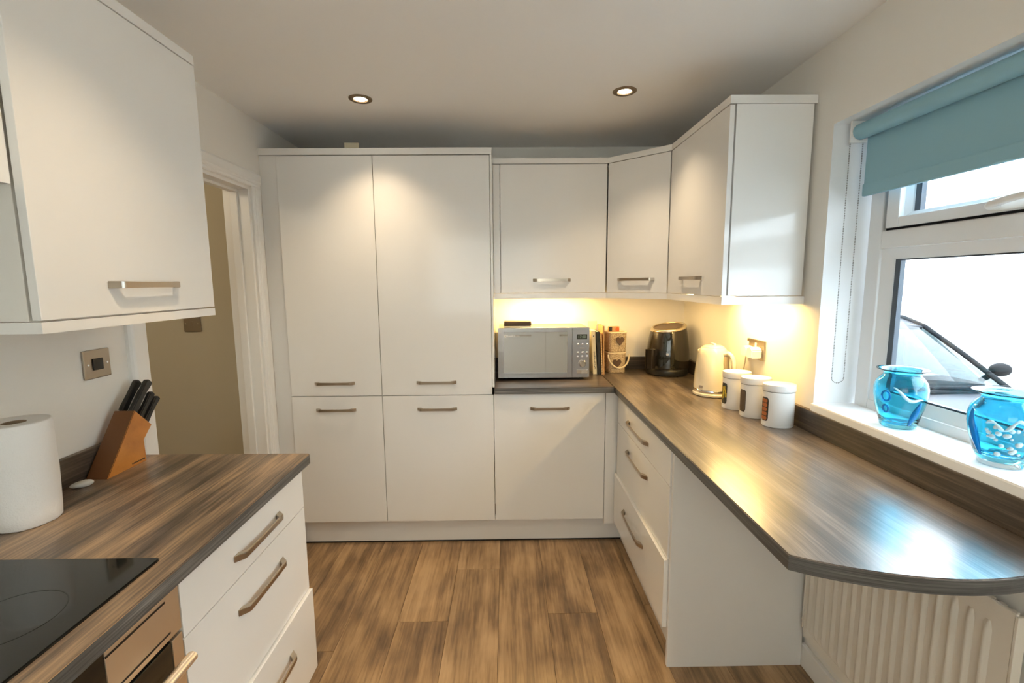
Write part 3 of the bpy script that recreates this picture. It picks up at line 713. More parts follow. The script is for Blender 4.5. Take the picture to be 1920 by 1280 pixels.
# ================================================================== MICROWAVE
mw = thing('microwave', 'brushed steel microwave oven on the back worktop', 'microwave', (.285, .166, ZW))
mx0, mx1, my, mz0, mz1 = .0225, .5475, .172, .9245, 1.214
box_obj('body', mx0+.004, mx1-.004, my+.016, .462, mz0+.002, mz1-.002, 'brush', mw, .004)
dx1 = .4475
bm = NB()
for a in ((mx0, .055, mz0, mz1), (.4205, dx1, mz0, mz1), (.055, .4205, mz0, .9535), (.055, .4205, 1.189, mz1)): bx(bm, a[0], a[1], my, my+.0155, a[2], a[3], 0, .0012)
dr = mesh_obj('door', bm, 'brush', mw)
box_obj('door_glass', .055, .4205, my+.003, my+.012, .9535, 1.189, 'mirror', dr, 0)
text('brand_lettering', 'Russell Hobbs', .0135, 'greyink', dr, (.0735, my+.0026, 1.1675), (PI/2, 0, 0), .0003, .95)
bm = NB(); bx(bm, .0615, .0705, my+.0022, my+.0028, 1.1605, 1.1745, 0, 0); mesh_obj('brand_emblem', bm, 'greyink', dr)
text('brand_letter', 'R', .011, 'ink', dr, (.0632, my+.002, 1.1675), (PI/2, 0, 0), .0003)
cpn = box_obj('control_panel', dx1+.0015, mx1, my, my+.0155, mz0, mz1, 'brush', mw, .002)
box_obj('display', .4745, .5335, my-.0008, my+.003, 1.146, 1.175, 'lcd', cpn, 0)
text('display_digits', '17:00', .021, 'lcdtext', cpn, (.480, my-.0010, 1.160), (PI/2, 0, 0), .0002)
for (bx_, bz_) in [(.480, 1.119), (.506, 1.119), (.533, 1.119), (.480, 1.071), (.506, 1.071), (.533, 1.071), (.480, 1.048), (.506, 1.048), (.533, 1.048)]:
    bm = NB(); lathe(bm, [(.0058, 0), (.0058, .002), (.004, .0032)], 16); bmesh.ops.rotate(bm, cent=(0, 0, 0), matrix=Matrix.Rotation(PI/2, 3, 'X'), verts=bm.verts); bmesh.ops.translate(bm, vec=(bx_, my, bz_), verts=bm.verts); mesh_obj('button', bm, 'chrome', cpn, smooth=40)
bm = NB(); bx(bm, .492, .520, my-.003, my+.001, 1.0925, 1.0985, 0, .0014); mesh_obj('button', bm, 'chrome', cpn)
bm = NB(); lathe(bm, [(.0225, 0), (.0225, .003), (.0205, .005), (.0195, .016), (.0165, .019)], 32); bmesh.ops.rotate(bm, cent=(0, 0, 0), matrix=Matrix.Rotation(PI/2, 3, 'X'), verts=bm.verts); bmesh.ops.translate(bm, vec=(.507, my, 1.006), verts=bm.verts); mesh_obj('dial', bm, 'chrome', cpn, smooth=40)
box_obj('release_button', .4735, .5375, my-.0045, my+.002, .9455, .972, 'chrome', cpn, .002)
for x in (mx0+.04, mx1-.04):
    for y in (my+.05, .42):
        bm = NB(); lathe(bm, [(.013, ZW+.0005), (.015, .9265)], 16, (x, y, 0)); mesh_obj('foot', bm, 'black', mw, smooth=40)
cs = thing('glasses_case', 'flat dark brown case lying on top of the microwave', 'case', (.137, .25, mz1-.0015))
bm = NB(); bx(bm, .0585, .2145, .21, .28, mz1-.0018, mz1+.0075, 0, .002); mesh_obj('pale_base', bm, 'creamcard', cs)
bm = NB(); bx(bm, .0575, .2155, .208, .282, mz1+.0078, mz1+.034, 0, .006, 3); mesh_obj('lid', bm, 'leather', cs)

# ================================================================== BOOKS, BASKETS
def book(name, x0, x1, y0, y1, h, m_cover, label, lean=0.0, group='books beside the microwave', text_=None):
    t = thing(name, label, 'book', ((x0+x1)/2, (y0+y1)/2, ZW+.0006), 0, group)
    w_ = x1-x0; d_ = y1-y0
    bm = NB(); bx(bm, -w_/2, -w_/2+.002, -d_/2, d_/2, 0, h, 0, .0004); bx(bm, w_/2-.002, w_/2, -d_/2, d_/2, 0, h, 0, .0004); bx(bm, -w_/2, w_/2, -d_/2, -d_/2+.002, 0, h, 0, .0006); mesh_obj('cover', bm, m_cover, t, True)
    bm = NB(); bx(bm, -w_/2+.0022, w_/2-.0022, -d_/2+.0025, d_/2-.004, .002, h-.003); mesh_obj('pages', bm, 'creamcard', t, True)
    t.rotation_euler = (0, lean, 0)
    return t
b = book('cookery_book', .6005, .6265, .335, .475, .268, 'creambook', 'thick cream spined book leaning on the right side of the microwave', -.055)
bm = NB()
for k in range(15):
    z = .03+k*.0075; bx(bm, -.003+.002*math.sin(k*2.1), .004+.002*math.cos(k*1.3), -.0705, -.0699, z, z+.0045)
mesh_obj('spine_lettering', bm, 'ink', b, True)
bm = NB(); lathe(bm, [(.004, 0), (.004, .0006)], 12); bmesh.ops.rotate(bm, cent=(0, 0, 0), matrix=Matrix.Rotation(PI/2, 3, 'X'), verts=bm.verts); bmesh.ops.translate(bm, vec=(0, -.0699, .235), verts=bm.verts); mesh_obj('spine_emblem', bm, 'ink', b, True)
b = book('folder', .6285, .6475, .325, .475, .262, 'blackbook', 'black spined folder between the cream book and the spiral notebook', -.05)
box_obj('spine_label', -.008, .008, -.0758, -.0751, .195, .25, 'lcd', b, 0, True)
b = book('spiral_notebook', .6495, .6565, .315, .46, .255, 'tanbook', 'thin spiral bound notebook with pale wire loops beside the black folder', -.04)
for k in range(24):
    bm = NB(); r_ = bmesh.ops.create_uvsphere(bm, u_segments=6, v_segments=4, radius=.0028)
    bmesh.ops.translate(bm, vec=(-.001, -.0745, .01+k*.0101), verts=bm.verts); mesh_obj('wire_loop', bm, 'creamcard', b, True)
b = book('booklet', .6585, .6685, .32, .465, .296, 'tanbook', 'tall tan booklet nearest the wicker baskets', -.02)
b = book('tall_booklet', .592, .648, .477, .4805, .315, 'creamcard', 'tall cream booklet standing flat behind the cream book', 0)

def rr_ring(hw, hd, r, n=6):
    pts = []
    for cx_, cy_, a0 in ((hw-r, hd-r, 0), (-hw+r, hd-r, PI/2), (-hw+r, -hd+r, PI), (hw-r, -hd+r, 1.5*PI)):
        for k in range(n): a = a0+k*(PI/2)/(n-1); pts.append((cx_+r*math.cos(a), cy_+r*math.sin(a)))
    return pts
def heart_pts(s, n=28):
    out = []
    for k in range(n):
        t_ = 2*PI*k/n; x = 16*math.sin(t_)**3; z = 13*math.cos(t_)-5*math.cos(2*t_)-2*math.cos(3*t_)-math.cos(4*t_); out.append((x/16*s, z/16*s*1.18))
    return out
def basket(x, y, z, hw, hd, h, label, rot):
    t = thing('wicker_basket', label, 'basket', (x, y, z), rot, 'stacked wicker heart baskets')
    bm = NB(); rings = []; nlay = 13
    for i in range(nlay*2+1):
        zz_ = h*i/(nlay*2); k = .93+.07*i/(nlay*2); b_ = .0014 if i % 2 else -.0006
        ring = []
        for j, p in enumerate(rr_ring(hw*k+b_, hd*k+b_, .022)): 
            wob = .0009*(1 if (j+i//2) % 2 else -1); l = math.hypot(*p); ring.append(bm.verts.new((p[0]*(1+wob/l), p[1]*(1+wob/l), zz_)))
        rings.append(ring)
    n = len(rings[0])
    inner = [[bm.verts.new((v.co.x*.90, v.co.y*.88, zv)) for v in rings[-1]] for zv in (h, .006)]
    for a, b in zip(rings+inner[:1], rings[1:]+inner[:1]):
        if a is b: continue
        for k in range(n): bm.faces.new((a[k], a[(k+1) % n], b[(k+1) % n], b[k]))
    for k in range(n): bm.faces.new((inner[0][k], inner[0][(k+1) % n], inner[1][(k+1) % n], inner[1][k]))
    bm.faces.new(rings[0][::-1]); bm.faces.new(inner[1])
    mesh_obj('woven_body', bm, 'wicker', t, True, smooth=70)
    bm = NB(); tube(bm, [(p[0], p[1], h+.002) for p in rr_ring(hw*.985, hd*.985, .022)], .0048, 8, closed=True); mesh_obj('rim', bm, 'rope', t, True, smooth=60)
    return t
BXc, BYc = .752, .415
b1 = basket(BXc, BYc, ZW+.0006, .056, .052, .122, 'lower wicker basket with a rope handle hanging across its heart', .12)
bm = NB(); prism(bm, heart_pts(.027), -.0575, -.0535, 'y'); bmesh.ops.translate(bm, vec=(-.006, 0, .062), verts=bm.verts); mesh_obj('heart', bm, 'heart', b1, True)
bm = NB(); pts = [(.006-.067*math.cos(PI*k/16), -.045-.024*math.sin(PI*k/16), .114-.080*math.sin(PI*k/16)) for k in range(17)]; tube(bm, pts, .0052, 10); mesh_obj('rope_handle', bm, 'rope', b1, True, smooth=60)
b2 = basket(BXc, BYc, ZW+.1318, .058, .054, .118, 'upper wicker basket with a clear heart and a packet inside', .12)
bm = NB(); prism(bm, heart_pts(.026), -.0605, -.0565, 'y'); bmesh.ops.translate(bm, vec=(.010, 0, .070), verts=bm.verts); mesh_obj('heart', bm, 'heart', b2, True)
pk = thing('food_packet', 'tan and orange packet sticking out of the upper wicker basket', 'packet', (BXc-.012, BYc, ZW+.138), .12)
bm = NB(); bx(bm, -.034, .034, -.012, .012, 0, .148, 0, .002); mesh_obj('box', bm, 'tanbook', pk, True)
box_obj('dark_print', -.034, -.014, -.0128, -.0121, .118, .146, 'ink', pk, 0, True)
bm = NB(); lathe(bm, [(.013, 0), (.013, .0007)], 20); bmesh.ops.rotate(bm, cent=(0, 0, 0), matrix=Matrix.Rotation(PI/2, 3, 'X'), verts=bm.verts); bmesh.ops.translate(bm, vec=(.020, -.0121, .130), verts=bm.verts); mesh_obj('orange_print', bm, 'orange', pk, True)

# ================================================================== AIR FRYER
af = thing('air_fryer', 'black air fryer with slanted champagne rimmed top in the worktop corner', 'air fryer', (1.055, .335, ZW+.0006), .0)
tx, ty = .16, .10                                                     # tilt of the top
def tilt(x, y, z): return max(0, (z-.10)/.19)**1.3*(tx*x+ty*y)*1.0
bm = NB(); lathe(bm, [(.100, 0), (.121, .004), (.124, .02), (.122, .04), (.120, .042)], 48); mesh_obj('base', bm, 'black', af, True, smooth=40)
prof = [(.1205, .0425), (.1275, .06), (.1265, .10), (.123, .15), (.117, .20), (.110, .245), (.104, .276)]
bm = NB(); lathe(bm, prof, 48, shift=tilt); mesh_obj('body', bm, 'fryer', af, True, smooth=50)
bm = NB(); lathe(bm, [(.1042, .2765), (.1055, .281), (.104, .288), (.098, .293), (.088, .294), (.086, .290)], 48, shift=tilt, cap0=False, cap1=False); mesh_obj('rim_ring', bm, 'gold', af, True, smooth=60)
bm = NB(); lathe(bm, [(.0875, .2895), (.06, .2905), (.02, .291)], 48, shift=tilt); mesh_obj('top_plate', bm, 'brownlid', af, True, smooth=60)
va = math.atan2(-2.80, -.98)                                          # direction towards the viewer
bm = NB()
cols = []
for i in range(13):
    a = va-.42+(.95)*i/12
    cols.append([bm.verts.new(((r+.0025)*math.cos(a), (r+.0025)*math.sin(a), z)) for r, z in ((.1275, .052), (.127, .10), (.1235, .145), (.1225, .153))])
for a_, b_ in zip(cols, cols[1:]):
    for k in range(3): bm.faces.new((a_[k], b_[k], b_[k+1], a_[k+1]))
mesh_obj('drawer_front', bm, 'blackgloss', af, True, smooth=60)
bm = NB()
cols = []
for i in range(9):
    a = va-.22+.44*i/8
    cols.append([bm.verts.new(((r+.0015)*math.cos(a), (r+.0015)*math.sin(a), z+tilt(r*math.cos(a), r*math.sin(a), z))) for r, z in ((.1215, .160), (.117, .20), (.110, .245), (.1055, .268))])
for a_, b_ in zip(cols, cols[1:]):
    for k in range(3): bm.faces.new((a_[k], b_[k], b_[k+1], a_[k+1]))
mesh_obj('control_screen', bm, 'blackgloss', af, True, smooth=60)
ha = va-.62
bm = NB()
c_, s_ = math.cos(ha), math.sin(ha)
for (r0, r1, z0, z1, wd) in ((.118, .165, .132, .158, .016), (.153, .176, .055, .158, .019)):
    r_ = bmesh.ops.create_cube(bm, size=1.0)
    for v in r_['verts']:
        rr_ = r0+(v.co.x+.5)*(r1-r0); q = v.co.y*2*wd; v.co = Vector((rr_*c_-q*s_, rr_*s_+q*c_, z0+(v.co.z+.5)*(z1-z0)))
    bmesh.ops.bevel(bm, geom=list(set(e for v in r_['verts'] for e in v.link_edges)), offset=.006, segments=3, affect='EDGES')
mesh_obj('drawer_handle', bm, 'fryer', af, True, smooth=50)
bm = NB(); lathe(bm, [(.008, 0), (.008, .002)], 16); bmesh.ops.rotate(bm, cent=(0, 0, 0), matrix=Matrix.Rotation(PI/2, 3, 'Y'), verts=bm.verts); bmesh.ops.translate(bm, vec=(.1285, 0, .136), verts=bm.verts); bmesh.ops.rotate(bm, cent=(0, 0, 0), matrix=Matrix.Rotation(va, 3, 'Z'), verts=bm.verts); mesh_obj('release_button', bm, 'plate', af, True, smooth=40)

# ================================================================== KETTLE
kt = thing('kettle', 'cream jug kettle with chrome base ring on the right worktop', 'kettle', (1.092, -.205, ZW+.0006), 0)
bm = NB(); lathe(bm, [(.080, 0), (.087, .003), (.088, .012), (.084, .017)], 40); mesh_obj('power_base', bm, 'kettle', kt, True, smooth=40)
bm = NB(); lathe(bm, [(.0825, .0175), (.0845, .021), (.0845, .031), (.083, .033)], 40); mesh_obj('chrome_ring', bm, 'chrome', kt, True, smooth=40)
prof = [(.0838, .0335), (.0838, .05), (.082, .10), (.0775, .155), (.071, .20), (.064, .222), (.055, .236)]
bm = NB(); lathe(bm, prof, 48, sx=1.0, sy=.98); mesh_obj('body', bm, 'kettle', kt, True, smooth=60)
bm = NB(); lathe(bm, [(.052, .2365), (.050, .241), (.036, .2465), (.012, .249)], 40); ld = mesh_obj('lid', bm, 'kettle', kt, True, smooth=60)
bm = NB(); bx(bm, -.006, .006, -.02, .02, .2475, .257, 0, .003); mesh_obj('lid_knob', bm, 'white', ld, True)
kh = math.radians(-62)                                            # handle direction
def kp(r, z, q=0): return (r*math.cos(kh)-q*math.sin(kh), r*math.sin(kh)+q*math.cos(kh), z)
bm = NB(); tube(bm, [kp(.066, .208), kp(.086, .216), kp(.103, .207), kp(.114, .185), kp(.120, .15), kp(.120, .115), kp(.112, .085), kp(.098, .072), kp(.080, .070)], .0105, 12, taper=[1.1, 1.1, 1, 1, 1, 1, 1, 1, 1.1], flat=1.0); mesh_obj('handle', bm, 'kettle', kt, True, smooth=60)
bm = NB(); tube(bm, [kp(.109, .19), kp(.1145, .15), kp(.1145, .115), kp(.1075, .09)], .0085, 10); mesh_obj('chrome_grip', bm, 'chrome', kt, True, smooth=60)
bm = NB(); patch(bm, 0, 0, .0825, .081, kh-.22, kh+.22, .076, .20, -.006, .0072, 0, 8, .006); mesh_obj('shaded_body_patch', bm, 'handle_shade', kt, True, smooth=50)  # beige patch paints the shaded body side inside the handle
bm = NB(); tube(bm, [kp(.080, .047), kp(.0915, .045)], .008, 12); mesh_obj('switch', bm, 'brownlid', kt, True, smooth=50)
bm = NB(); patch(bm, 0, 0, .0838, .0825, va-.80, va-.56, .043, .055, -.001, .003, 0, 6); mesh_obj('badge', bm, 'chrome', kt, True, smooth=50)
bm = NB(); tube(bm, [(-.026, .058, .192), (-.034, .072, .210), (-.036, .076, .217)], .018, 12, taper=[1.2, .8, .6]); mesh_obj('spout', bm, 'kettle', kt, True, smooth=60)

# ================================================================== TINS
def tin(x, y, content, label, cap):
    t = thing('storage_tin', label, 'tin', (x, y, ZW+.0006), 0, 'white storage tins beside the socket')
    rx_, ry_ = .0575, .050; H = .138
    bm = NB(); lathe(bm, [(.97, 0), (1, .002), (1, H-.003), (.985, H)], 48, sx=rx_, sy=ry_); mesh_obj('body', bm, 'can', t, True, smooth=40)
    bm = NB(); lathe(bm, [(.985, H+.0003), (1.0, H+.0008), (1.035, H+.002), (1.04, H+.003), (1.04, H+.022), (1.02, H+.026), (.9, H+.027)], 48, sx=rx_, sy=ry_); mesh_obj('lid', bm, 'can', t, True, smooth=40)
    bm = NB(); lathe(bm, [(1.006, H-.0015), (1.006, H-.0003)], 48, sx=rx_, sy=ry_, cap0=False, cap1=False); mesh_obj('lid_seal', bm, 'mesh', t, True, smooth=40)
    a = math.radians(188)
    bm = NB(); patch(bm, 0, 0, rx_, ry_, a-.34, a+.34, .022, .114, .0002, .0008, 0, 14, .012); wn = mesh_obj('window', bm, 'tinwin', t, True, smooth=50)
    bm = NB()
    if cap == 0:
        for k in range(7):
            aa = a-.26+.075*k; z = .040+.05*((k*37) % 10)/10; patch(bm, 0, 0, rx_, ry_, aa, aa+.13, z, z+.022, .0011, .0004, 0, 4, .004)
    elif cap == 1: patch(bm, 0, 0, rx_, ry_, a-.32, a+.32, .026, .112, .0011, .0004, 0, 10, .010)
    else:
        for k in range(5):
            z = .026+.017*k; patch(bm, 0, 0, rx_, ry_, a-.28+.03*(k % 2), a+.25, z, z+.0145, .0011, .0004, 0, 10, .006)
    mesh_obj('contents', bm, content, wn, True, smooth=50)
    b_ = math.radians(228)
    bm = NB()
    for k in range(5): patch(bm, 0, 0, rx_, ry_, a-.10+.055*k, a-.10+.055*k+.036, .0095, .0125, .0002, .0003, 0, 1)
    mesh_obj('small_lettering', bm, 'greyink', t, True)
tin(1.127, -.715, 'biscuit', 'front white oval tin with orange biscuits in its window', 2)
tin(1.106, -.585, 'coffee', 'middle white oval tin with brown coffee in its window', 1)
tin(1.090, -.455, 'teabag', 'back white oval tin with yellow packets in its window', 0)
# socket, plugs and kettle lead
so = thing('wall_socket', 'brushed brass double wall socket above the white tins', 'socket', (XR, -.385, 1.162))
box_obj('plate', XR-.008, XR-.0005, -.460, -.312, 1.117, 1.206, 'plate', so, .002)
for yy in (-.351, -.421): box_obj('rocker_switch', XR-.011, XR-.0082, yy-.008+.03, yy+.006+.03, 1.172, 1.192, 'white', so, .001)
def plug(y, z, lab, big):
    t = thing('plug', lab, 'plug', (XR-.009, y, z))
    bm = NB(); h = .026; prism(bm, [(y-h, z-h*.9), (y+h, z-h*.9), (y+h, z+h*.5), (y+h*.55, z+h), (y-h*.55, z+h), (y-h, z+h*.5)], XR-.009-(.045 if big else .034), XR-.0087, 'x')
    bmesh.ops.bevel(bm, geom=list(bm.edges), offset=.004, segments=2, affect='EDGES'); mesh_obj('plug_body', bm, 'white', t, smooth=40)
    return t
p1_ = plug(-.352, 1.148, 'white plug with kettle lead in the left of the double socket', False)
p2_ = plug(-.421, 1.150, 'white adaptor block in the right of the double socket', True)
bm = NB(); tube(bm, [(XR-.030, -.352, 1.126), (XR-.032, -.35, 1.10), (XR-.034, -.335, 1.04), (XR-.040, -.318, .97), (XR-.040, -.31, .94), (1.178, -.300, .918)], .0032, 8)
mesh_obj('lead', bm, 'cable', p1_, smooth=60)

# ================================================================== VASES
def vase(x, y, label, kind):
    t = thing('glass_vase', label, 'vase', (x, y, WZ0+.0155), 0, 'blue glass vases on the window sill')
    z0 = .012 if kind else 0.0
    out = [(.026, z0), (.041, z0), (.0455, z0+.005), (.053, .035), (.0612, .068), (.0668, .100), (.0672, .122), (.0625, .141), (.054, .154), (.0472, .161), (.0455, .167), (.049, .172), (.059, .1765), (.0645, .1785)]
    inn = [(.0645, .1806), (.058, .179), (.0465, .175), (.0428, .168), (.0442, .160), (.051, .152), (.0592, .139), (.0636, .122), (.0630, .10), (.0572, .069), (.049, .037), (.040, z0+.015), (.026, z0+.013)]
    bm = NB(); lathe(bm, out+inn, 56); mesh_obj('vessel', bm, 'vase', t, True, smooth=70)
    def rad(z):
        for (r0, a), (r1, b) in zip(out[1:], out[2:]):
            if a <= z <= b and b > a: return r0+(r1-r0)*(z-a)/(b-a)
        return .05
    vd = math.atan2(-2.469-y, .0734-x)
    def on(a, z, d): r = rad(z)+d; return (r*math.cos(a), r*math.sin(a), z)
    if kind == 0:
        for (da, z, s) in ((-.52, .102, .0125), (-.55, .062, .0095)):
            bm = NB(); tube(bm, [on(vd+da+s/.073*math.cos(2*PI*k/20), z+s*1.2*math.sin(2*PI*k/20), -.0004) for k in range(20)], .0030, 8, closed=True); mesh_obj('blue_swirl', bm, 'vase_deep', t, True, smooth=60)
        bm = NB(); tube(bm, [on(vd-.25+1.15*k/18, .126-.034*math.sin(PI*.5*k/18)+.006*math.sin(k*.42+.8), .0002) for k in range(19)], .0034, 8, taper=[.35+1.1*math.sin(PI*(k+.5)/19) for k in range(19)]); mesh_obj('white_swirl', bm, 'vase_white', t, True, smooth=60)
        bm = NB(); tube(bm, [on(vd+.85-.30*k/10, .088-.072*k/10, -.0006) for k in range(11)], .0068, 8, taper=[.3+.9*math.sin(PI*(k+.5)/11) for k in range(11)]); mesh_obj('blue_swirl', bm, 'vase_deep', t, True, smooth=60)
    else:
        bm = NB(); lathe(bm, [(.032, 0), (.041, .001), (.042, .006), (.0405, .0115)], 40); mesh_obj('clear_foot', bm, 'vase_clear', t, True, smooth=60)
        bm = NB(); tube(bm, [on(vd-1.02+.28*k/12, .135-.11*k/12, -.0006) for k in range(13)], .0068, 8, taper=[.3+.9*math.sin(PI*(k+.5)/13) for k in range(13)]); mesh_obj('blue_swirl', bm, 'vase_deep', t, True, smooth=60)
        bm = NB(); tube(bm, [on(vd-.45+1.3*k/24, .110+.009*math.sin(k*.52)-.005*math.sin(k*.27), .0002) for k in range(25)], .0036, 8, taper=[.5+.8*abs(math.sin(k*.7)) for k in range(25)]); mesh_obj('white_swirl', bm, 'vase_white', t, True, smooth=60)
        rnd = random.Random(3); bm = NB()
        for k in range(26):
            a = vd-.45+1.15*rnd.random(); z = .035+.070*rnd.random(); r_ = bmesh.ops.create_icosphere(bm, subdivisions=2, radius=.0035+.0035*rnd.random())
            p = Vector(on(a, z, -.0022))
            for v in r_['verts']: v.co += p
        bb = mesh_obj('bubbles', bm, 'vase_white', t, True, smooth=60); bb['kind'] = 'stuff'
vase(1.280, -1.085, 'left blue glass vase with blue rings on the window sill', 0)
vase(1.278, -1.388, 'right blue glass vase with bubbles and clear foot on the window sill', 1)

# ================================================================== LEFT COUNTER ITEMS
kb = thing('knife_block', 'slanted orange wooden knife block on the left worktop', 'knife block', (-1.115, -1.07, ZW+.0006))
KX0, KX1 = -1.156, -1.092
A0, E0, D0, C0, B0 = (-1.160, 0), (-1.036, .172), (-.974, .108), (-1.012, .070), (-1.010, 0)
off = ZW+.0006
bm = NB(); prism(bm, [(p[0], p[1]+off) for p in (A0, B0, C0, D0, E0)], KX0, KX1, 'x')
bmesh.ops.recalc_face_normals(bm, faces=bm.faces)
bmesh.ops.bevel(bm, geom=list(bm.edges), offset=.0016, segments=2, affect='EDGES')
bm.normal_update()
for f in bm.faces:
    if f.normal.y < -.5 and f.normal.z > .2: f.material_index = 1
mesh_obj('block', bm, ['block', 'block_end'], kb)
bm = NB(); 
for k in range(9): bx(bm, KX1-.0002, KX1+.0005, -1.068+k*.0058, -1.068+k*.0058+.0042, off+.0085, off+.0125)
mesh_obj('maker_mark', bm, 'ink', kb)
ax_ = Vector((0, .66, .75)).normalized(); ac_ = Vector((0, .75, -.66)).normalized(); ed_ = Vector((0, D0[0]-E0[0], D0[1]-E0[1])).normalized()
def knife(u, xx, L, wd, label):
    base = Vector((xx, E0[0], E0[1]+off)) + ed_*(u*.0892) + ax_*.001
    t = thing('knife', label, 'knife', base, 0, 'black handled knives in the block')
    # handle profile in (along, across)
    prof = [(.0, -wd*.42), (.012, -wd*.5), (L*.35, -wd*.42), (L*.7, -wd*.46), (L*.92, -wd*.62), (L, -wd*.55), (L*1.0, wd*.30), (L*.92, wd*.5), (L*.5, wd*.44), (.012, wd*.5), (.0, wd*.42)]
    bm = NB(); th = .0075
    v0 = [bm.verts.new(ax_*(a+.0006)+ac_*(-b)+Vector((-th, 0, 0))) for a, b in prof]; v1 = [bm.verts.new(ax_*(a+.0006)+ac_*(-b)+Vector((th, 0, 0))) for a, b in prof]
    bm.faces.new(v0); bm.faces.new(v1[::-1]); n = len(prof)
    for i in range(n): bm.faces.new((v0[i], v0[(i+1) % n], v1[(i+1) % n], v1[i]))
    bmesh.ops.recalc_face_normals(bm, faces=bm.faces)
    bmesh.ops.bevel(bm, geom=[e for e in bm.edges if e.calc_face_angle(0) > .7], offset=.0028, segments=3, affect='EDGES')
    mesh_obj('grip', bm, 'black', t, True, smooth=50)
    bm = NB(); vv = []
    for sx_ in (-.0009, .0009):
        for a, b in ((.0008, -wd*.25), (.0008, wd*.25), (-.018, wd*.2), (-.018, -wd*.2)): vv.append(bm.verts.new(ax_*a+ac_*(-b)+Vector((sx_, 0, 0))))
    for q in ((0, 1, 2, 3), (7, 6, 5, 4), (0, 4, 5, 1), (1, 5, 6, 2), (2, 6, 7, 3), (3, 7, 4, 0)): bm.faces.new([vv[i] for i in q])
    mesh_obj('blade', bm, 'chrome', t, True)
    # pommel rivets are hidden on these moulded grips
knife(.10, -1.138, .112, .024, 'black knife handle at the back top of the block beside the wall')
knife(.20, -1.112, .118, .025, 'longest black knife handle nearest the viewer, at the top of the block')
knife(.46, -1.136, .100, .021, 'middle black knife handle beside the wall, in the second row of the block')
knife(.575, -1.112, .095, .020, 'middle black knife handle nearest the viewer, below the longest handle')
knife(.93, -1.114, .098, .020, 'lowest black knife handle, at the doorway end of the block')
bm = NB(); bmesh.ops.create_icosphere(bm, subdivisions=4, radius=1.0)
for v in bm.verts:
    x, y, z = v.co; v.co = Vector((x*.014*(1-.25*y), y*.026, z*.0095*(1+.25*y)))
bmesh.ops.rotate(bm, cent=(0, 0, 0), matrix=Matrix.Rotation(-.75, 3, 'Z'), verts=bm.verts)
bmesh.ops.translate(bm, vec=(-1.122, -1.208, ZW+.0088), verts=bm.verts)
tag(mesh_obj('pebble', bm, 'pebble', smooth=80), 'small pale smooth pebble lying in front of the knife block', 'pebble')
pr = thing('kitchen_roll', 'white kitchen paper roll standing on the left worktop by the hob', 'paper roll', (-1.081, -1.398, ZW+.0006))
bm = NB(); segs = 64; H = .246
rings = []
rnd = random.Random(5)
for (r, z) in ((.058, 0), (.062, .004), (.0640, .03), (.0650, .12), (.0655, .20), (.0655, .236), (.064, .2445), (.0625, H), (.045, H-.001), (.0225, H-.0015), (.0222, .05)):
    rings.append([bm.verts.new(((r+.0007*math.sin(5*a+z*30)+.0005*math.sin(11*a-z*60))*math.cos(a), (r+.0007*math.sin(5*a+z*30)+.0005*math.sin(11*a-z*60))*math.sin(a), z)) for a in [2*PI*k/segs for k in range(segs)]])
for a, b in zip(rings, rings[1:]):
    for k in range(segs): bm.faces.new((a[k], a[(k+1) % segs], b[(k+1) % segs], b[k]))
bm.faces.new(rings[0][::-1]); bm.faces.new(rings[-1])
mesh_obj('paper', bm, 'paper', pr, True, smooth=50)
bm = NB(); lathe(bm, [(.0215, .06), (.0215, H-.002), (.0200, H-.002), (.0200, .06)], 32, cap0=False, cap1=False); mesh_obj('cardboard_core', bm, 'core', pr, True, smooth=40)
def switch_plate(name, x0, x1, y0, y1, z0, z1, label, facing):
    c_ = ((x0+x1)/2, (y0+y1)/2, (z0+z1)/2)
    t = thing(name, label, 'switch', c_)
    box_obj('plate', x0, x1, y0, y1, z0, z1, 'plate', t, .003)
    if facing == 'x':
        box_obj('rocker', x1, x1+.004, c_[1]-.018, c_[1]+.016, c_[2]-.018, c_[2]+.017, 'black', t, .001)
        for yy in (y0+.014, y1-.012):
            bm = NB(); lathe(bm, [(.0035, 0), (.003, .0012)], 12); bmesh.ops.rotate(bm, cent=(0, 0, 0), matrix=Matrix.Rotation(PI/2, 3, 'Y'), verts=bm.verts); bmesh.ops.translate(bm, vec=(x1, yy, c_[2]), verts=bm.verts); mesh_obj('screw', bm, 'chrome', t, smooth=40)
    else:
        box_obj('rocker', c_[0]-.006, c_[0]+.006, y0-.003, y0, c_[2]-.012, c_[2]+.012, 'plate', t, .001)
        for xx in (x0+.012, x1-.012):
            bm = NB(); lathe(bm, [(.0035, 0), (.003, .0012)], 12); bmesh.ops.rotate(bm, cent=(0, 0, 0), matrix=Matrix.Rotation(PI/2, 3, 'X'), verts=bm.verts); bmesh.ops.translate(bm, vec=(xx, y0, c_[2]), verts=bm.verts); mesh_obj('screw', bm, 'chrome', t, smooth=40)
switch_plate('cooker_switch', XL+.0005, XL+.008, -1.104, -1.012, 1.192, 1.279, 'brushed bronze cooker switch on the wall above the kitchen roll', 'x')
switch_plate('light_switch', -1.624, -1.536, -.009, -.0005, 1.227, 1.313, 'dark bronze light switch on the hall wall', 'y')

